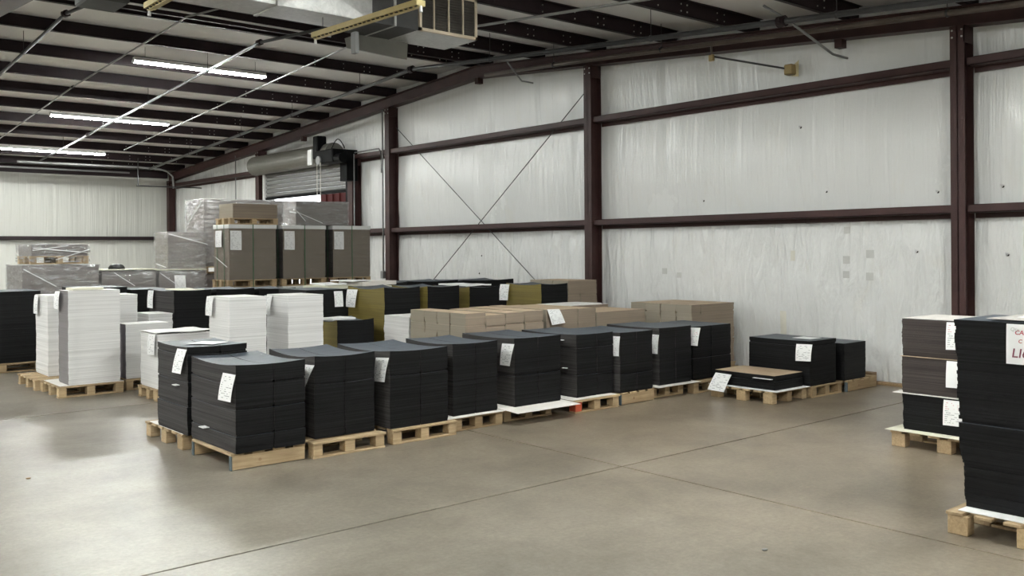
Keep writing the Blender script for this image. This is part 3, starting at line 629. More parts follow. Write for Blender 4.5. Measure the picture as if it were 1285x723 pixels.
# ------------------------------------------------------------------ pallets
def pallet(x0, x1, y0, y1, label, z=0.0, kind='block', h=0.135, wood='wood', group=None, red=False, deck=0.02):
    o = thing('pallet', ((x0 + x1) / 2, (y0 + y1) / 2, z), label, 'pallet', group)
    W = MAT[wood]; bt = 0.018; J = lambda a: random.uniform(-a, a)
    if kind == 'block':
        nb = max(5, int((y1 - y0) / 0.145)); bw = 0.105
        for k in range(nb):
            y = y0 + (y1 - y0 - bw) * k / (nb - 1)
            MB().cbox(x0 + J(.004), x1 + J(.004), y, y + bw + J(.003), z + h - deck, z + h, 0.003).build('deck_board', W, o)
        for i in range(3):
            for j in range(3):
                bx = x0 + 0.008 + (x1 - x0 - 0.016 - 0.09) * i / 2; by = y0 + 0.008 + (y1 - y0 - 0.016 - 0.10) * j / 2
                MB().cbox(bx + J(.006), bx + 0.09 + J(.006), by, by + 0.10, z + bt, z + h - deck, 0.004).build('block', MAT['red_wood'] if (red and i == 0 and j == 0) else W, o)
        for j in range(3):
            by = y0 + 0.008 + (y1 - y0 - 0.016 - 0.10) * j / 2
            MB().cbox(x0 + 0.006, x1 - 0.006, by, by + 0.1, z, z + bt, 0.003).build('base_board', W, o)
    elif kind == 'open':       # blocks standing on boards that run the long way
        nb = 6; bw = 0.1
        for k in range(nb):
            y = y0 + (y1 - y0 - bw) * k / (nb - 1)
            MB().cbox(x0 + J(.004), x1, y, y + bw, z + h - deck, z + h, 0.003).build('deck_board', W, o)
        for i in range(3):
            for j in range(3):
                bx = x0 + 0.006 + (x1 - x0 - 0.012 - 0.09) * i / 2; by = y0 + 0.006 + (y1 - y0 - 0.012 - 0.12) * j / 2
                MB().cbox(bx, bx + 0.09, by, by + 0.12, z, z + h - deck, 0.004).build('block', W, o)
        for i in range(3):
            bx = x0 + 0.006 + (x1 - x0 - 0.012 - 0.09) * i / 2
            if i: MB().cbox(bx, bx + 0.09, y0 + 0.13, y1 - 0.13, z, z + 0.016, 0.003).build('base_board', W, o)
    else:                      # stringer pallet, solid side boards along X
        nb = max(4, int((x1 - x0) / 0.14)); bw = 0.11
        for k in range(nb):
            x = x0 + (x1 - x0 - bw) * k / (nb - 1)
            MB().cbox(x, x + bw, y0 + J(.004), y1 + J(.004), z + h - deck, z + h, 0.003).build('deck_board', MAT['wood2'], o)
        for j, y in enumerate((y0, (y0 + y1) / 2 - 0.02, y1 - 0.04)):
            if j == 1:
                MB().cbox(x0 + 0.16, x1, y + 0.004, y + 0.04, z + 0.004, z + h - deck, 0.004).build('stringer', MAT['wood_dark'], o); continue
            s = MB().cbox(x0 + 0.012, x1, y + 0.004, y + 0.04, z + 0.004, z + h - deck, 0.004).build('stringer', W, o)
            MB().cbox(x0, x0 + 0.012, y + 0.002, y + 0.042, z, z + h - deck, 0.003).build('end_cap', MAT['blue_wood'], o)
            if j == 0: MB().tube([((x0 * 0.62 + x1 * 0.38), y + 0.0035, z + 0.06), ((x0 * 0.62 + x1 * 0.38), y + 0.006, z + 0.06)], 0.014, 10).build('knot', MAT['wood_dark'], s)
    return o

# ------------------------------------------------------------------ stacks of sheets
def bundle(par, x0, x1, y0, y1, z0, z1, mats, jit=0.0016, sag=0.0, Z0=None, Z1=None, X0=None, X1=None, Y0=None, Y1=None, lean=(0, 0), pitch=0.016, inset=0.004, name='sheet_bundle', seg=6):
    """one lift of sheets: many thin layers, each a little out of line; the whole lift dishes by `sag` towards the top"""
    X0 = x0 if X0 is None else X0; X1 = x1 if X1 is None else X1; Y0 = y0 if Y0 is None else Y0; Y1 = y1 if Y1 is None else Y1
    Z0 = z0 if Z0 is None else Z0; Z1 = z1 if Z1 is None else Z1
    nl = max(3, int((z1 - z0) / pitch))
    ring = []
    for k in range(seg): ring.append((k / seg, 0, 0))
    for k in range(seg): ring.append((1, k / seg, 1))
    for k in range(seg): ring.append((1 - k / seg, 1, 0))
    for k in range(seg): ring.append((0, 1 - k / seg, 1))
    n = len(ring)
    def P(u, v, z, ox, oy, ins):
        x = x0 + (x1 - x0) * u; y = y0 + (y1 - y0) * v
        x += ox + ins * (1 - 2 * u if u in (0, 1) else 0); y += oy + ins * (1 - 2 * v if v in (0, 1) else 0)
        t = (z - Z0) / (Z1 - Z0)
        gu = (x - X0) / (X1 - X0); gv = (y - Y0) / (Y1 - Y0)
        dz = sag * t * (2 * abs(gv - 0.5) ** 2 * 2 - 0.5 + 0.5 * ((gu - 0.5) ** 2 * 4 - 0.5))
        return (x + lean[0] * t, y + lean[1] * t, z + dz)
    vs = []; fs = []; mi = []
    bx = random.uniform(-jit, jit); by = random.uniform(-jit, jit)
    for i in range(nl):
        za = z0 + (z1 - z0) * i / nl; zb = z0 + (z1 - z0) * (i + 1) / nl
        ins = inset if i == 0 else 0.0
        if i == nl - 1: ins = random.uniform(-0.001, 0.001)
        bx = 0.88 * bx + random.uniform(-jit, jit); by = 0.88 * by + random.uniform(-jit, jit)
        for z in (za, zb):
            b0 = len(vs)
            vs += [P(u, v, z, bx, by, ins) for (u, v, _) in ring]
            if b0:
                for k in range(n):
                    k2 = (k + 1) % n
                    fs.append((b0 - n + k, b0 - n + k2, b0 + k2, b0 + k)); mi.append(0 if ring[k][2] else 1)
    # top and bottom grids
    b0 = len(vs) - n; ins = 0
    g = {}
    for i in range(seg + 1):
        for j in range(seg + 1):
            u, v = i / seg, j / seg
            if j == 0: q = i if i < seg else seg
            if i in (0, seg) or j in (0, seg):
                if j == 0 and i < seg: r = i
                elif i == seg and j < seg: r = seg + j
                elif j == seg and i > 0: r = 2 * seg + (seg - i)
                else: r = 3 * seg + (seg - j)
                g[(i, j)] = b0 + (r % n)
            else:
                g[(i, j)] = len(vs); vs.append(P(u, v, z1, bx, by, 0))
    for i in range(seg):
        for j in range(seg):
            fs.append((g[(i, j)], g[(i + 1, j)], g[(i + 1, j + 1)], g[(i, j + 1)])); mi.append(2)
    fs.append(tuple(range(n))[::-1]); mi.append(1)
    b = MB(); b.v = vs; b.f = fs; b.m = mi
    return b.build(name, [MAT[k] for k in mats], par)
BLK = ('black_x', 'black', 'black_top'); BLKK = ('black', 'black', 'black_top'); BLR = ('black_r', 'black', 'black_top')
WHT = ('white', 'white', 'white_top'); TAN = ('tan_x', 'tan', 'tan_top'); OLV = ('olive', 'black', 'black_top'); GRY = ('grey', 'grey', 'grey_top'); KGR = ('kraft_grey', 'kraft_grey', 'grey_top')
def stack(x0, x1, y0, y1, z0, z1, mats, label, cat='stack', xcuts=(), ycuts=(), lifts=(), sag=0.0, jit=0.0016, lean=(0, 0), group=None, gap=0.004, name='sheet_stack', pitch=0.016, tops=None, seg=6):
    o = thing(name, ((x0 + x1) / 2, (y0 + y1) / 2, z0), label, cat, group)
    xc = [x0] + [x0 + (x1 - x0) * t for t in xcuts] + [x1]; yc = [y0] + [y0 + (y1 - y0) * t for t in ycuts] + [y1]
    for i in range(len(xc) - 1):
        zt = z1 if tops is None else tops[i]
        zc = [z0] + [z0 + (zt - z0) * t for t in lifts] + [zt]
        for j in range(len(yc) - 1):
            for k in range(len(zc) - 1):
                bundle(o, xc[i] + (gap if i else 0), xc[i + 1] - (gap if i < len(xc) - 2 else 0), yc[j] + (gap if j else 0), yc[j + 1] - (gap if j < len(yc) - 2 else 0),
                       zc[k] + 0.0005, zc[k + 1], mats, jit, sag, z0, zt, x0, x1, y0, y1, lean, pitch, seg=seg, inset=0.004 if k == 0 else 0.007)
    return o
def tab_sheet(par, quad, mat='form', bow=0.006, name='paper_tag', label=None, thick=0.0012):
    """a sheet of paper hanging on a stack: quad = top-left, top-right, bottom-right, bottom-left as read by someone facing it"""
    a, b, c, d = [Vector(p) for p in quad]; nx = (b - a).cross(d - a).normalized()
    n = 6; vs = []; fs = []; uvs = []
    for side in (0, 1):
        for j in range(n + 1):
            for i in range(3):
                u, v = i / 2, j / n
                p = a.lerp(b, u).lerp(d.lerp(c, u), v) - nx * (bow * math.sin(pi * v)) - nx * (thick if side else 0)
                vs.append(p); uvs.append((u, 1 - v))
    m = 3 * (n + 1)
    for j in range(n):
        for i in range(2):
            q = j * 3 + i
            fs.append((q, q + 1, q + 4, q + 3)); fs.append((m + q + 3, m + q + 4, m + q + 1, m + q))
    edge = [i for i in range(3)] + [3 * j + 2 for j in range(1, n + 1)] + [3 * n + 1, 3 * n] + [3 * j for j in range(n - 1, 0, -1)]
    for k in range(len(edge)): e, f = edge[k], edge[(k + 1) % len(edge)]; fs.append((f, e, m + e, m + f))
    me = MB().add(vs, fs).mesh(name, [MAT[mat]])
    uvl = me.uv_layers.new(name='UVMap')
    for lp in me.loops: uvl.data[lp.index].uv = uvs[lp.vertex_index]
    o = link(name, me, par)
    if label: o['label'] = label
    return o
def board(name, x0, x1, y0, y1, z, mat, label, cat, t=0.004, droop=0.0, rot=0.0, wav=0.004, parent=None, group=None):
    """a loose sheet lying flat, slightly wavy, its front edge drooping"""
    cx, cy = (x0 + x1) / 2, (y0 + y1) / 2; n = 6; vs = []; fs = []
    sd = random.random() * 50
    for side in (0, 1):
        for i in range(n + 1):
            for j in range(n + 1):
                x = x0 + (x1 - x0) * i / n - cx; y = y0 + (y1 - y0) * j / n - cy
                e = max(0, 1 - j / n * 3) ** 2
                zz = z + (t if side else 0) + wav * (0.5 + 0.5 * noise.noise((x * 4 + sd, y * 4, 0))) - droop * e
                vs.append((cx + x * math.cos(rot) - y * math.sin(rot), cy + x * math.sin(rot) + y * math.cos(rot), zz))
    q = n + 1; m = q * q
    for i in range(n):
        for j in range(n):
            a = i * q + j
            fs.append((a, a + 1, a + q + 1, a + q)); fs.append((m + a, m + a + q, m + a + q + 1, m + a + 1))
    for k in range(n):
        for (a, b) in ((k * q, (k + 1) * q), ((k + 1) * q + n, k * q + n), (k + 1, k), (n * q + k, n * q + k + 1)):
            fs.append((a, b, m + b, m + a))
    o = MB().add(vs, fs).build(name, MAT[mat], parent)
    return tag(o, label, cat, group)

ZP = 0.135; ZS = 0.140
# ---- front row, left to right
FR = 'pallets of the front row'
def prow(i, px, py, st, z1, kind='block', slip=None, **kw):
    ordn = ['', 'first', 'second', 'third', 'fourth', 'fifth', 'sixth', 'seventh', 'eighth', 'ninth'][i]
    pallet(px[0], px[1], py[0], py[1], 'wooden pallet under the %s black stack from the left in the front row' % ordn, kind=kind, red=kw.pop('red', False), group=FR)
    z0 = ZP + 0.001
    if slip:
        board('slip_sheet', *slip, ZP + 0.001, 'slip' if i != 5 else 'slip', 'pale slip sheet under the %s black stack of the front row' % ordn, 'slip sheet', 0.004, kw.pop('droop', 0.0), group='slip sheets on pallets'); z0 = ZP + 0.006
    return stack(st[0], st[1], st[2], st[3], z0, z1, kw.pop('mats', BLK), kw.pop('label', '%s black sheet stack from the left in the front row' % ordn), group='black stacks of the front row', **kw)
a1 = prow(1, (3.02, 3.66), (6.96, 7.76), (3.045, 3.645, 6.925, 7.82), 0.815, 'stringer', xcuts=(0.54,), lifts=(0.19, 0.49, 0.78), sag=0.024,
          label='nearest black sheet stack at the front left corner, in four lifts with a hanging tag')
a2 = prow(2, (3.70, 4.41), (6.9, 7.78), (3.785, 4.375, 7.03, 7.88), 0.812, xcuts=(0.5,), lifts=(0.66,), sag=0.03)
a3 = prow(3, (4.5, 5.21), (6.93, 7.83), (4.495, 5.13, 6.97, 7.89), 0.81, xcuts=(0.52,), lifts=(0.68,), sag=0.025)
a4 = prow(4, (5.25, 5.86), (7.04, 7.9), (5.265, 5.81, 7.07, 7.86), 0.816, xcuts=(0.5,), lifts=(), sag=0.02, slip=(5.12, 5.84, 6.99, 7.8))
a5 = prow(5, (5.92, 6.58), (7.10, 7.95), (6.035, 6.67, 7.075, 7.93), 0.82, xcuts=(0.5,), lifts=(0.45,), sag=0.015, slip=(5.86, 6.72, 6.83, 7.8), droop=0.012)
a6 = prow(6, (6.77, 7.45), (6.96, 7.85), (6.895, 7.455, 7.065, 7.95), 0.805, xcuts=(0.55,), lifts=(0.35, 0.78), sag=0.01, slip=(6.75, 7.42, 6.98, 7.85), red=True)
a7 = prow(7, (7.51, 8.06), (7.0, 7.85), (7.495, 8.03, 7.0, 7.8), 0.795, 'stringer', xcuts=(0.5,), lifts=(0.3,), sag=0.008)
a8 = prow(8, (8.11, 8.68), (7.08, 7.9), (8.205, 8.78, 7.05, 7.88), 0.80, xcuts=(0.5,), lifts=(), sag=0.008, slip=(8.08, 8.84, 6.95, 7.8))
a9 = prow(9, (8.73, 9.4), (6.97, 7.8), (8.88, 9.62, 7.1, 7.86), 0.775, xcuts=(0.47,), lifts=(0.4,), sag=0.004, mats=BLKK)
tab_sheet(a1, [(3.030, 7.125, 0.757), (3.030, 6.885, 0.762), (3.010, 6.94, 0.545), (3.010, 7.18, 0.538)])
tab_sheet(a2, [(3.772, 7.16, 0.755), (3.760, 6.98, 0.765), (3.70, 7.07, 0.53), (3.715, 7.20, 0.53)])
tab_sheet(a3, [(4.482, 7.175, 0.757), (4.476, 6.95, 0.774), (4.452, 6.99, 0.556), (4.462, 7.18, 0.545)])
tab_sheet(a5, [(6.022, 7.248, 0.77), (6.016, 7.05, 0.777), (5.99, 7.095, 0.555), (6.0, 7.258, 0.553)])
tab_sheet(a7, [(7.484, 7.15, 0.756), (7.482, 6.985, 0.761), (7.465, 6.99, 0.545), (7.47, 7.15, 0.543)], 'form3')
tab_sheet(a8, [(8.195, 7.2, 0.728), (8.192, 7.04, 0.73), (8.17, 7.045, 0.51), (8.175, 7.2, 0.51)], 'form3')
tab_sheet(a9, [(8.866, 7.2, 0.768), (8.86, 6.97, 0.775), (8.84, 7.0, 0.558), (8.85, 7.2, 0.556)], 'form2')
# white slips poking out of the first and sixth stacks
MB().box(3.0, 3.06, 7.46, 7.56, 0.268, 0.274).build('paper_slip', MAT['paper'], a1)
MB().box(6.855, 6.90, 7.25, 7.38, 0.742, 0.746).build('paper_slip', MAT['paper'], a6); MB().box(6.86, 6.90, 7.2, 7.26, 0.445, 0.449).build('paper_slip', MAT['paper'], a6)
# ---- second row, first stack
pallet(3.02, 3.66, 7.98, 8.89, 'wooden pallet with open blocks behind the nearest front corner stack', kind='open')
board('slip_sheet', 3.03, 3.62, 7.98, 8.80, ZP + 0.001, 'slip', 'pale slip sheet under the black stack behind the nearest one', 'slip sheet')
a0 = stack(3.03, 3.57, 7.87, 8.58, ZP + 0.006, 0.895, BLK, 'black sheet stack behind the nearest one with a white page on its top', xcuts=(0.55,), lifts=(0.32, 0.6, 0.91), sag=0.012)
tab_sheet(a0, [(3.015, 8.055, 0.88), (3.015, 7.84, 0.885), (2.99, 7.92, 0.672), (2.99, 8.12, 0.668)])
MB().box(2.995, 3.04, 8.06, 8.14, 0.555, 0.561).build('paper_slip', MAT['paper'], a0)
board('paper_sheet', 3.22, 3.44, 8.03, 8.31, 0.893, 'paper', 'white page lying on top of the black stack behind the nearest one', 'paper', 0.002, rot=0.5, wav=0.012)
# ---- right-hand group beside the wall
pallet(8.75, 9.44, 5.91, 6.75, 'wooden pallet under the low black pile with a kraft top', kind='open')
board('slip_sheet', 8.76, 9.42, 5.86, 6.78, ZP + 0.001, 'paper', 'white slip sheet under the low black pile with a kraft top', 'slip sheet')
b1 = stack(8.835, 9.38, 5.93, 6.74, ZP + 0.008, 0.30, BLKK, 'low black pile topped with kraft sheets in front of the wall', lifts=(0.6,), sag=0.006)
board('kraft_sheet', 8.835, 9.10, 5.935, 6.74, 0.301, 'tan_top', 'kraft top sheet on the left half of the low black pile', 'sheet', 0.003, wav=0.003)
board('kraft_sheet', 9.108, 9.38, 5.935, 6.74, 0.301, 'tan_top', 'kraft top sheet on the right half of the low black pile', 'sheet', 0.003, wav=0.003)
tab_sheet(b1, [(8.815, 6.72, 0.272), (8.81, 6.49, 0.268), (8.70, 6.52, 0.075), (8.70, 6.75, 0.082)])
MB().box(8.795, 8.86, 5.96, 6.2, 0.263, 0.267).build('paper_slip', MAT['paper'], b1)
pallet(9.47, 10.12, 5.86, 6.72, 'wooden pallet under the half-height black stack by the wall')
b2 = stack(9.43, 9.985, 5.87, 6.69, ZP + 0.001, 0.65, BLKK, 'half-height black stack by the wall with a square white tag', lifts=(0.88,), sag=0.004, jit=0.002)
tab_sheet(b2, [(9.412, 6.03, 0.613), (9.405, 5.82, 0.621), (9.385, 5.83, 0.43), (9.39, 6.03, 0.42)])
board('paper_sheet', 9.62, 9.86, 5.98, 6.22, 0.652, 'paper', 'white page on top of the half-height black stack by the wall', 'paper', 0.002, wav=0.006)
pallet(10.17, 10.86, 5.83, 6.45, 'wooden pallet under the small square black stack nearest the wall', kind='stringer')
b3 = stack(10.135, 10.62, 5.85, 6.30, ZP + 0.001, 0.578, BLKK, 'small square black stack nearest the wall', sag=0.0, jit=0.0015)
MB().box(10.86, 10.98, 5.9, 6.05, 0, 0.16).build('timber_offcut', MAT['wood_dark']); tag(bpy.data.objects['timber_offcut'], 'short timber offcut standing at the wall beside the last pallet', 'timber')
# ---- right edge: two stacks near the camera
pallet(7.71, 8.45, 3.1, 4.02, 'wooden pallet under the three-tier stack at the right', kind='open')
board('slip_sheet', 7.69, 8.45, 3.1, 4.06, ZP + 0.001, 'creamboard', 'cream slip sheet under the three-tier stack at the right', 'slip sheet')
r1 = thing('sheet_stack', (8.1, 3.5, ZP), 'charcoal stack in three tiers divided by boards, at the right', 'stack')
bundle(r1, 7.805, 8.4, 3.06, 3.955, ZP + 0.007, 0.452, BLKK, 0.003); bundle(r1, 7.80, 8.4, 3.06, 3.955, 0.462, 0.772, BLR, 0.003); bundle(r1, 7.80, 8.4, 3.06, 3.955, 0.780, 1.10, BLR, 0.003)
board('divider_board', 7.77, 8.41, 3.05, 4.03, 0.4525, 'slip', None, None, 0.004, wav=0.005, parent=r1); board('divider_board', 7.785, 8.41, 3.05, 3.97, 0.773, 'tan_top', None, None, 0.003, wav=0.003, parent=r1)
board('cover_sheet', 7.80, 8.4, 3.06, 3.95, 1.1005, 'slip', None, None, 0.003, wav=0.004, parent=r1)
tab_sheet(r1, [(7.775, 3.557, 1.09), (7.775, 3.38, 1.095), (7.76, 3.38, 0.87), (7.76, 3.559, 0.862)], 'form2')
tab_sheet(r1, [(7.775, 3.559, 0.768), (7.775, 3.38, 0.768), (7.76, 3.38, 0.552), (7.76, 3.561, 0.548)], 'paper')
tab_sheet(r1, [(7.78, 3.588, 0.440), (7.78, 3.40, 0.444), (7.765, 3.40, 0.234), (7.765, 3.59, 0.230)], 'form2')
pallet(5.60, 6.32, 1.66, 2.575, 'wooden pallet at the bottom right corner under the tall black stack', kind='open')
board('slip_sheet', 5.64, 6.3, 1.66, 2.52, ZP + 0.001, 'paper', 'white slip sheet under the tall black stack at the right edge', 'slip sheet')
r0 = stack(5.745, 6.33, 1.62, 2.53, ZP + 0.006, 1.275, BLKK, 'tall black stack with ragged edges cut off by the right frame edge', lifts=(0.45, 0.8), jit=0.0065, lean=(-0.005, 0.05), pitch=0.02, gap=0)
r0t = tab_sheet(r0, [(5.725, 2.27, 1.267), (5.725, 2.03, 1.267), (5.705, 2.03, 1.034), (5.705, 2.265, 1.036)], 'paper', bow=0.002, label='white tag with handwriting in red marker')
def scrawl(text, y, z, size, mat, par):
    cu = bpy.data.curves.new('handwriting', 'FONT'); cu.body = text; cu.size = size; cu.extrude = 0.0004; cu.resolution_u = 2; cu.offset = 0.0006; cu.shear = 0.15
    o = bpy.data.objects.new('handwriting', cu); COL.objects.link(o)
    # facing -X: text x axis -> -Y, text y axis -> Z
    mw = Matrix(((0, 0, -1, 5.705 + 0.0), (-1, 0, 0, y), (0, 1, 0, z), (0, 0, 0, 1)))
    dg = bpy.context.evaluated_depsgraph_get(); me = bpy.data.meshes.new_from_object(o.evaluated_get(dg)); bpy.data.objects.remove(o)
    me.transform(mw); me.materials.clear(); me.materials.append(MAT[mat]); return link('handwriting', me, par)
for (tx, y, z, s_, mt) in (('Qty', 2.243, 1.228, 0.03, 'patch'), ('CAST', 2.219, 1.208, 0.036, 'handink'), ('C', 2.20, 1.16, 0.03, 'handink'), ('LI6', 2.238, 1.075, 0.075, 'darkink')):
    scrawl(tx, y, z, s_, mt, r0)
board('cover_sheet', 5.76, 6.3, 1.70, 2.40, 1.276, 'grey_top', None, None, 0.003, wav=0.02, parent=r0)
board('paper_sheet', 5.83, 6.1, 1.75, 2.25, 1.298, 'paper', 'white page on top of the tall black stack at the right edge', 'paper', 0.002, wav=0.004)

# ---- kraft row behind the front row
pallet(6.2, 7.36, 8.1, 9.12, 'wooden pallet hidden under the nearest kraft pile', wood='wood_dark')
t1 = stack(6.205, 7.355, 8.1, 9.16, ZP + 0.001, 1.02, TAN, 'nearest kraft pile, four columns wide, behind the third and fourth black stacks', xcuts=(0.25, 0.5, 0.75), ycuts=(0.27, 0.5, 0.73), lifts=(0.35, 0.84), jit=0.003, tops=(1.02, 0.985, 1.0, 1.008), seg=2)
pallet(7.5, 8.33, 8.2, 9.28, 'wooden pallet hidden under the tagged kraft pile', wood='wood_dark')
t2 = stack(7.505, 8.33, 8.2, 9.3, ZP + 0.001, 1.0, TAN, 'kraft pile with a big white page hanging over its corner', xcuts=(0.26, 0.63), ycuts=(0.5,), lifts=(0.6,), jit=0.003, tops=(1.0, 0.99, 0.985), seg=3)
tab_sheet(t2, [(7.50, 8.185, 1.004), (7.70, 8.185, 1.0), (7.765, 8.15, 0.83), (7.545, 8.15, 0.815)], 'form3')
pallet(8.36, 9.26, 8.2, 8.92, 'wooden pallet hidden under the plain wide kraft pile', wood='wood_dark')
t3 = stack(8.36, 9.26, 8.2, 8.92, ZP + 0.001, 0.925, TAN, 'plain wide kraft pile between the tagged kraft pile and the wall-side one', jit=0.0018)
pallet(8.42, 9.4, 9.0, 9.55, 'wooden pallet hidden under the low white-topped pile', wood='wood_dark')
stack(8.42, 9.4, 9.0, 9.55, ZP + 0.001, 0.955, ('tan_x', 'tan', 'white_top'), 'kraft pile topped with white board behind the plain kraft pile', jit=0.002)
board('white_board', 8.5, 9.3, 9.02, 9.5, 0.957, 'white_top', 'white board lying on the pile behind the plain kraft pile', 'board', 0.012, wav=0.006, rot=0.05)
pallet(9.85, 10.82, 7.9, 8.98, 'wooden pallet under the kraft pile against the wall')
t5 = stack(9.875, 10.81, 7.92, 9.0, ZP + 0.001, 0.96, TAN, 'kraft pile against the wall behind the last front-row stack', xcuts=(0.22,), ycuts=(0.25, 0.5, 0.75), lifts=(0.4, 0.86), jit=0.003, seg=3)
pallet(9.52, 10.12, 9.9, 10.78, 'wooden pallet hidden under the tall kraft pile by the second column', wood='wood_dark')
t4 = stack(9.5, 10.1, 9.9, 10.75, ZP + 0.001, 1.255, TAN, 'tall kraft pile by the second column', xcuts=(0.42,), ycuts=(0.4, 0.7), lifts=(0.5, 0.8), jit=0.003, seg=3)

# ---- olive-edged stacks
def olive(x0, x1, y0, y1, z1, label, pl, mats=OLV, **kw):
    pallet(x0 - 0.02, x1 + 0.02, y0 - 0.02, y1 + 0.02, pl, wood='wood_dark')
    return stack(x0, x1, y0, y1, ZP + 0.001, z1, mats, label, **kw)
o0 = olive(5.70, 6.22, 10.0, 10.55, 0.85, 'lowest olive-edged black stack with a white pad on top', 'wooden pallet hidden under the lowest olive-edged stack', sag=0.035)
board('paper_pad', 5.66, 6.0, 10.08, 10.4, 0.862, 'paper', 'thick white pad lying on the lowest olive-edged stack', 'paper pad', 0.022, wav=0.012, rot=0.1)
o1 = olive(6.44, 6.99, 10.1, 11.0, 1.222, 'tallest olive-edged black stack with two tags, left of the olive row', 'wooden pallet hidden under the tallest olive-edged stack', sag=0.035)
tab_sheet(o1, [(6.425, 11.0, 1.20), (6.42, 10.72, 1.205), (6.40, 10.76, 0.965), (6.405, 11.0, 0.965)])
o2 = olive(7.04, 7.56, 10.0, 10.85, 1.225, 'second olive-edged black stack from the left', 'wooden pallet hidden under the second olive-edged stack', sag=0.03)
o3 = olive(7.735, 8.26, 10.0, 10.85, 1.197, 'third olive-edged black stack from the left with a white pad on top', 'wooden pallet hidden under the third olive-edged stack', sag=0.03)
board('paper_pad', 7.76, 8.2, 10.1, 10.75, 1.213, 'paper', 'thick white pad lying on the third olive-edged stack', 'paper pad', 0.02, wav=0.02)
o4 = olive(8.96, 9.48, 9.9, 10.68, 1.205, 'olive-edged black stack beside the tall kraft pile, tag on its left edge', 'wooden pallet hidden under the olive-edged stack beside the tall kraft pile', sag=0.025)
tab_sheet(o4, [(8.945, 10.80, 1.20), (8.94, 10.58, 1.205), (8.92, 10.60, 0.965), (8.925, 10.82, 0.96)])
bo = olive(5.84, 6.41, 11.05, 11.85, 1.205, 'black stack with a printed tag behind the lowest olive-edged stack', 'wooden pallet hidden under the black stack behind the lowest olive stack', mats=BLKK, sag=0.0)
tab_sheet(bo, [(6.24, 11.035, 1.178), (6.37, 11.035, 1.178), (6.37, 11.01, 0.97), (6.24, 11.01, 0.97)], 'form3')
pallet(6.21, 6.9, 9.18, 9.75, 'wooden pallet hidden under the small white stack', wood='wood_dark')
stack(6.215, 6.9, 9.2, 9.74, ZP + 0.001, 0.925, WHT, 'small white stack between the nearest kraft pile and the tallest olive-edged stack', jit=0.006, pitch=0.03)

# ---- white stacks
WG = 'white stacks'
pallet(3.78, 4.5, 10.76, 11.4, 'wooden pallet under the low white stack with a curled cover sheet')
n1 = stack(3.81, 4.44, 10.78, 11.36, ZP + 0.001, 0.77, WHT, 'low white stack with a curled cover sheet behind the black pair', jit=0.002)
board('cover_sheet', 3.79, 4.46, 10.76, 11.38, 0.771, 'white_top', 'curled white cover sheet on the low white stack', 'sheet', 0.003, wav=0.03)
tab_sheet(n1, [(3.795, 11.04, 0.762), (3.79, 10.80, 0.77), (3.775, 10.80, 0.533), (3.78, 11.046, 0.525)])
pallet(4.17, 4.7, 9.7, 10.3, 'wooden pallet hidden under the left white tower of the pair', wood='wood_dark')
n2 = stack(4.2, 4.63, 9.7, 10.25, ZP + 0.001, 1.22, WHT, 'left white tower of the pair behind the front row', jit=0.0018)
tab_sheet(n2, [(4.185, 10.27, 1.216), (4.18, 10.07, 1.22), (4.165, 10.09, 1.0), (4.17, 10.28, 1.0)], 'form3')
pallet(4.86, 5.4, 9.7, 10.3, 'wooden pallet hidden under the right white tower of the pair', wood='wood_dark')
n3 = stack(4.895, 5.34, 9.7, 10.24, ZP + 0.001, 1.215, WHT, 'right white tower of the pair behind the front row', jit=0.0018)
tab_sheet(n3, [(4.88, 10.26, 1.2), (4.875, 10.05, 1.205), (4.86, 10.08, 0.985), (4.865, 10.25, 0.98)], 'form3')
pallet(3.0, 3.76, 11.8, 12.62, 'wooden pallet under the tall white stack with a grey left side')
board('slip_sheet', 3.03, 3.76, 11.82, 12.55, ZP + 0.001, 'slip', 'pale slip sheet under the tall white stack with a grey left side', 'slip sheet')
w1 = stack(3.125, 3.72, 11.83, 12.24, ZP + 0.007, 1.265, ('grey_x', 'white', 'white_top'), 'tall white stack with a grey left side, nearest at far left', jit=0.0018)
bundle(w1, 3.128, 3.20, 11.815, 11.827, ZP + 0.007, 1.262, WHT, 0.002, name='white_edge', seg=2)
tab_sheet(w1, [(3.105, 12.30, 1.25), (3.10, 12.08, 1.255), (3.085, 12.10, 1.035), (3.09, 12.30, 1.04)])
board('cream_pad', 3.2, 3.55, 11.9, 12.2, 1.266, 'creamboard', 'cream pad lying on the tall white stack with a grey side', 'paper pad', 0.025, wav=0.004)
pallet(2.95, 3.76, 12.66, 13.55, 'wooden pallet under the white stack left of the tall grey-sided one')
w2 = stack(3.17, 3.72, 12.92, 13.52, ZP + 0.001, 1.168, WHT, 'white stack with a tag left of the tall grey-sided one', jit=0.002)
tab_sheet(w2, [(3.155, 13.50, 1.160), (3.15, 13.28, 1.165), (3.135, 13.28, 0.92), (3.14, 13.50, 0.918)])
pallet(3.81, 4.5, 11.9, 12.6, 'wooden pallet under the lower white stack with a mauve left side')
w3 = stack(3.835, 4.37, 11.97, 12.35, ZP + 0.001, 0.818, ('mauve_x', 'white', 'white_top'), 'lower white stack with a mauve-grey left side', jit=0.0018)
pallet(3.82, 4.78, 12.8, 13.55, 'wooden pallet hidden behind the lower mauve-sided white stack', wood='wood_dark')
stack(3.86, 4.3, 12.95, 13.45, ZP + 0.001, 1.15, WHT, 'white stack rising behind the lower mauve-sided one', jit=0.0018)
stack(4.44, 4.76, 12.9, 13.45, ZP + 0.001, 0.87, WHT, 'short white stack showing between white and black stacks', jit=0.006)

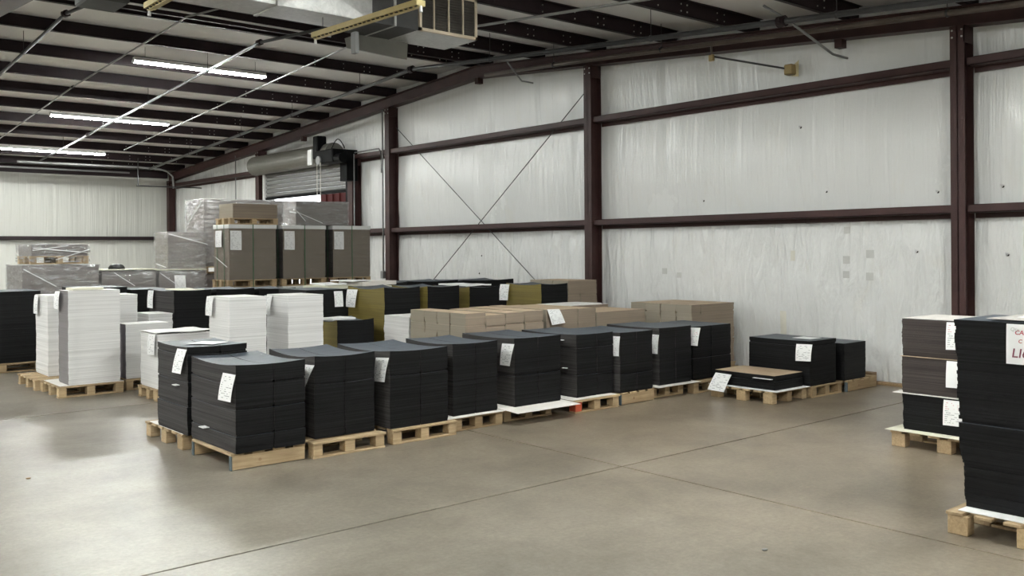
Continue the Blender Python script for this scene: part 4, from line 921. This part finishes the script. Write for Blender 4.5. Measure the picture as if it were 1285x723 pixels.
# ---- black stacks of the rear rows
def rear(x0, x1, y0, y1, z1, label, pl, mats=BLK, **kw):
    pallet(x0 - 0.03, x1 + 0.03, y0 - 0.03, y1, pl, wood=kw.pop('wood', 'wood_dark')); return stack(x0, x1, y0, y1, ZP + 0.001, z1, mats, label, **kw)
rear(2.55, 3.56, 14.9, 15.8, 1.165, 'wide black stack at the far left edge', 'wooden pallet under the wide black stack at the far left edge', BLKK, wood='wood', jit=0.002)
rear(4.1, 4.83, 15.0, 15.85, 1.18, 'black stack behind the white stacks, its top showing above the mauve-sided one', 'wooden pallet hidden under the black stack behind the white stacks', BLKK)
rear(4.9, 5.52, 15.0, 15.85, 1.13, 'black stack in the gap left of the tagged charcoal one', 'wooden pallet hidden under the black stack left of the charcoal one', BLKK)
bk2 = rear(4.82, 5.36, 13.0, 13.98, 1.165, 'charcoal-sided black stack with a long tag behind the low white stack', 'wooden pallet hidden under the charcoal-sided black stack', sag=0.02)
tab_sheet(bk2, [(4.805, 13.98, 1.155), (4.80, 13.74, 1.158), (4.785, 13.74, 0.90), (4.79, 13.98, 0.90)])
board('paper_pad', 4.95, 5.3, 13.1, 13.7, 1.165, 'creamboard', 'cream sheet lying on the charcoal-sided black stack', 'paper', 0.01, wav=0.01)
rear(5.44, 6.02, 13.0, 13.9, 1.165, 'black stack behind the left white tower', 'wooden pallet hidden behind the left white tower', BLKK, sag=0.02)
rear(6.1, 6.7, 13.0, 13.9, 1.15, 'black stack behind the right white tower', 'wooden pallet hidden behind the right white tower', BLKK, sag=0.02)
rear(6.75, 7.35, 12.2, 12.95, 1.14, 'black stack under the cream boards, left one', 'wooden pallet hidden under the left stack with cream boards', BLKK)
rear(7.45, 8.1, 12.2, 12.95, 1.12, 'black stack under the cream boards, right one', 'wooden pallet hidden under the right stack with cream boards', BLKK)
rear(8.2, 9.2, 12.2, 13.0, 1.21, 'wide black stack behind the second and third olive-edged stacks', 'wooden pallet hidden under the left wide rear black stack', BLKK, sag=0.03)
rear(9.3, 10.4, 12.2, 13.0, 1.20, 'wide black stack behind the olive row close to the wall', 'wooden pallet hidden under the right wide rear black stack', BLKK, sag=0.03)
for k, (x0, x1, y0, y1, z, t, mt, rot) in enumerate(((6.78, 7.3, 12.22, 12.9, 1.142, 0.05, 'creamboard', 0.06), (6.85, 7.2, 12.3, 12.9, 1.20, 0.02, 'paper', -0.1), (7.40, 8.0, 12.2, 12.9, 1.124, 0.045, 'creamboard', -0.04),
                                               (7.42, 8.06, 12.3, 12.95, 1.178, 0.06, 'slip', 0.05), (7.25, 7.62, 12.35, 12.9, 1.245, 0.012, 'paper', 0.12))):
    lb = ['thick cream board pile at the left end above the tagged black stack', 'white sheets lying on the left cream board pile', 'thick cream board pile above the tallest olive-edged stack', 'grey-white board pile on the right cream boards', 'white sheet bridging the two cream board piles'][k]
    board('board_pile', x0, x1, y0, y1, z, mt, lb, 'boards', t, wav=0.015, rot=rot)
tg = bpy.data.objects['sheet_stack']
# ---- stretch-wrapped and strapped pallets at the back
def wrap(par, x0, x1, y0, y1, z0, z1, off=0.018, strands=(), film='film'):
    vs = []; fs = []; n = 10; nz = 6
    per = []
    for k in range(n): per.append((x0 - off + (x1 - x0 + 2 * off) * k / n, y0 - off))
    for k in range(n): per.append((x1 + off, y0 - off + (y1 - y0 + 2 * off) * k / n))
    for k in range(n): per.append((x1 + off - (x1 - x0 + 2 * off) * k / n, y1 + off))
    for k in range(n): per.append((x0 - off, y1 + off - (y1 - y0 + 2 * off) * k / n))
    cx, cy = (x0 + x1) / 2, (y0 + y1) / 2; P = len(per)
    for j in range(nz + 1):
        for (x, y) in per:
            d = 0.008 * noise.noise((x * 5, y * 5, j * 1.7)); vs.append((x + d * (1 if x > cx else -1), y + d * (1 if y > cy else -1), z0 + (z1 + 0.012 - z0) * j / nz + (0.012 * noise.noise((x * 3, y * 3, 7)) if j == nz else 0)))
    for j in range(nz):
        for k in range(P): fs.append((j * P + k, j * P + (k + 1) % P, (j + 1) * P + (k + 1) % P, (j + 1) * P + k))
    c = len(vs); vs.append((cx, cy, z1 + 0.012)); fs += [(nz * P + k, nz * P + (k + 1) % P, c) for k in range(P)]
    o = MB().add(vs, fs).build('stretch_wrap', MAT[film], par, smooth=True)
    for (a, b) in strands: MB().tube([a, b], 0.006, 5).build('film_strand', MAT['strand'], o)
    return o
def gstack(x0, x1, y0, y1, z0, z1, mats, label, pl, plz=0.0, film=True, strands=(), jit=0.002, down=ZP + 0.003):
    pallet(x0 - 0.02, x1 + 0.02, y0 - 0.02, y1 + 0.02, pl, z=plz)
    s = stack(x0, x1, y0, y1, plz + ZP + 0.001, z1, mats, label, jit=jit, pitch=0.03, seg=3)
    if film: wrap(s, x0 - (0.02 if down < 0.1 else 0), x1 + (0.02 if down < 0.1 else 0), y0 - (0.02 if down < 0.1 else 0), y1 + (0.02 if down < 0.1 else 0), plz + down, z1, strands=strands)
    return s
gstack(3.79, 5.0, 17.0, 18.1, 0, 1.51, GRY, 'film-wrapped grey stack at far left under a smaller wrapped bundle', 'wooden pallet hidden under the far left wrapped stack', strands=[((3.8, 16.97, 1.45), (4.3, 16.97, 1.15))])
gu = gstack(3.93, 4.82, 17.02, 17.9, 0, 1.86, GRY, 'film-wrapped bundle on top of the far left wrapped stack', 'wooden pallet under the upper wrapped bundle at far left', plz=1.53, down=0.03, strands=[((3.95, 16.98, 1.80), (4.8, 16.98, 1.72)), ((4.3, 16.98, 1.6), (4.85, 16.97, 1.78)), ((3.94, 16.98, 1.76), (4.5, 16.98, 1.84))])
gstack(5.05, 5.98, 17.0, 17.95, 0, 1.385, GRY, 'long low wrapped grey stack behind the white stacks', 'wooden pallet hidden under the low wrapped grey stack', strands=[((5.25, 16.97, 1.36), (5.6, 16.97, 1.12))])
g2 = gstack(6.045, 6.9, 17.0, 17.95, 0, 1.365, GRY, 'low wrapped grey stack with a white label on its front', 'wooden pallet hidden under the labelled wrapped grey stack', strands=[((6.05, 16.97, 1.34), (6.35, 16.97, 1.12))])
tab_sheet(g2, [(6.30, 16.965, 1.295), (6.50, 16.965, 1.29), (6.515, 16.96, 1.03), (6.315, 16.96, 1.035)], 'form3')
for (x0, x1, lb) in ((5.05, 5.98, 'thin pale board on the long low wrapped stack'), (6.045, 6.9, 'thin pale board on the labelled low wrapped stack')):
    board('cover_board', x0 - 0.02, x1 + 0.02, 16.98, 17.97, 1.407 if x0 < 6 else 1.387, 'creamboard', lb, 'board', 0.012, wav=0.0)
g3 = stack(6.22, 6.93, 17.05, 17.72, 1.401, 2.085, GRY, 'wrapped grey cube standing on the labelled low stack', jit=0.002, pitch=0.03, seg=3)
wrap(g3, 6.22, 6.93, 17.05, 17.72, 1.404, 2.085, strands=[((6.23, 17.02, 2.05), (6.95, 17.02, 1.86)), ((6.2, 17.6, 1.5), (6.2, 17.1, 1.44))])
bb = MB(); vs = []; fs = []
for j in range(6):
    t = j / 5 * pi / 2
    for k in range(12): a = 2 * pi * k / 12; vs.append((5.42 + 0.15 * math.cos(t) ** 0.6 * math.cos(a) if j < 5 else 5.42, 17.4 + 0.13 * math.cos(t) ** 0.6 * math.sin(a) if j < 5 else 17.4, 1.413 + 0.1 * math.sin(t)))
for j in range(5):
    for k in range(12): fs.append((j * 12 + k, j * 12 + (k + 1) % 12, (j + 1) * 12 + (k + 1) % 12, (j + 1) * 12 + k))
fs.append(tuple(range(12))[::-1])
ob = bb.add(vs, fs).build('black_bundle', MAT['bundle'], smooth=True); tag(ob, 'small rounded black bundle on top of the long low wrapped stack', 'bundle')
gstack(7.0, 8.74, 17.3, 18.2, 0, 1.3, GRY, 'grey base stack hidden under the tall clear-wrapped stack', 'wooden pallet hidden under the grey base stack', film=False)
gstack(7.0, 8.74, 17.3, 18.2, 1.3, 2.73, ('grey', 'grey', 'grey_top'), 'tall clear-wrapped grey stack behind the small kraft pile on a pallet', 'wooden pallet under the tall clear-wrapped grey stack', plz=1.302, strands=[((6.97, 17.28, 2.7), (6.97, 18.0, 2.3))])
# lower tier + strapped brown-grey packs with white tray lids
KX = [(6.715, 7.595), (7.735, 8.59), (8.755, 9.56)]
names = ['left', 'middle', 'right']
for i, (x0, x1) in enumerate(KX):
    gstack(x0, x1, 15.5, 16.2, 0, 1.03, KGR, 'brown-grey base pack hidden under the %s strapped pack' % names[i], 'wooden pallet hidden under the %s base pack' % names[i], film=False)
    MB().cbox(x0 - 0.01, x1 + 0.01, 15.49, 16.21, 1.032, 1.085, 0.004).build('tray_lid', MAT['white_metal']); tag(bpy.context.scene.objects[-1] if False else [o for o in COL.objects if o.name.startswith('tray_lid')][-1], 'white tray lid under the pallet of the %s strapped pack' % names[i], 'tray lid')
    pallet(x0 - 0.02, x1 + 0.02, 15.5, 16.2, 'wooden pallet under the %s strapped brown-grey pack' % names[i], z=1.086)
    kz0, kz1 = 1.086 + ZP + 0.001, 2.13
    kpk = stack(x0, x1, 15.5, 16.15, kz0, kz1, KGR if i == 0 else ('black_r', 'kraft_grey', 'grey_top'), 'strapped brown-grey pack with white tray lid, %s one of three' % names[i], jit=0.0012, pitch=0.04, seg=3)  # middle and right packs: shade of the gaps painted onto their left faces
    MB().cbox(x0 - 0.012, x1 + 0.012, 15.488, 16.162, kz1 - 0.005, kz1 + 0.065, 0.004).build('tray_lid', MAT['white_metal'], kpk)
    xm = (x0 + x1) / 2
    b = MB(); b.box(xm - 0.008, xm + 0.008, 15.482, 15.486, 1.08, kz1 + 0.068); b.box(xm - 0.008, xm + 0.008, 15.482, 16.168, kz1 + 0.066, kz1 + 0.07); b.build('strap', MAT['strap'], kpk)
    for yq in (15.68, 15.98): b = MB(); b.box(x0 - 0.017, x0 - 0.013, yq - 0.008, yq + 0.008, 1.09, kz1 + 0.068); b.build('strap', MAT['strap'], kpk)
    lx = x0 + 0.012
    tab_sheet(kpk, [(lx, 15.478, 2.085), (lx + 0.205, 15.478, 2.085), (lx + 0.205, 15.474, 1.745), (lx, 15.474, 1.75)], 'form3')
    if i == 0: tab_sheet(kpk, [(x0 - 0.022, 16.02, 2.09), (x0 - 0.022, 15.75, 2.09), (x0 - 0.026, 15.75, 1.80), (x0 - 0.026, 16.02, 1.80)], 'form3')
    wrap(kpk, x0, x1, 15.5, 16.15, kz0 + 0.002, kz1 - 0.03, 0.009, film='film_clear', strands=[((x0 - 0.03, 16.0, 1.62), (x0 - 0.03, 15.52, 1.45))] if i == 0 else ())
pallet(6.74, 7.66, 15.52, 16.15, 'wooden pallet on top of the left strapped pack', z=2.2, h=0.11)
stack(6.80, 7.64, 15.53, 16.12, 2.311, 2.565, TAN, 'small kraft pile on the pallet on top of the left strapped pack', jit=0.003, lifts=(0.5,), seg=3)
k5 = stack(8.02, 9.10, 15.55, 16.05, 2.20, 2.64, GRY, 'wrapped grey pile resting across the middle and right strapped packs', jit=0.003, pitch=0.025, seg=3)
wrap(k5, 8.02, 9.10, 15.55, 16.05, 2.205, 2.64, 0.02, strands=[((8.0, 15.75, 2.45), (8.02, 15.52, 2.42)), ((8.02, 15.52, 2.44), (8.55, 15.52, 2.24)), ((8.02, 15.52, 2.46), (8.2, 15.52, 2.27))])
# small stone on the floor, and scraps
for k, (x, y, s, lb) in enumerate(((4.505, 3.1, 0.016, 'small pale concrete chip on the floor in the right foreground'), (1.765, 7.78, 0.014, 'small dark scrap on the floor at the left'))):
    vs = [(x + s * 1.3 * math.cos(a) * (1 if j else 0.8), y + s * math.sin(a) * (1 if j else 0.8), 0.001 + j * s * 0.5) for j in (0, 1) for a in [2 * pi * q / 7 + k for q in range(7)]] + [(x, y, s * 0.7)]
    fs = [(q, (q + 1) % 7, 7 + (q + 1) % 7, 7 + q) for q in range(7)] + [(7 + q, 7 + (q + 1) % 7, 14) for q in range(7)] + [tuple(range(7))[::-1]]
    tag(MB().add(vs, fs).build('floor_chip', MAT['conduit'] if k == 0 else MAT['wood_dark']), lb, 'debris')
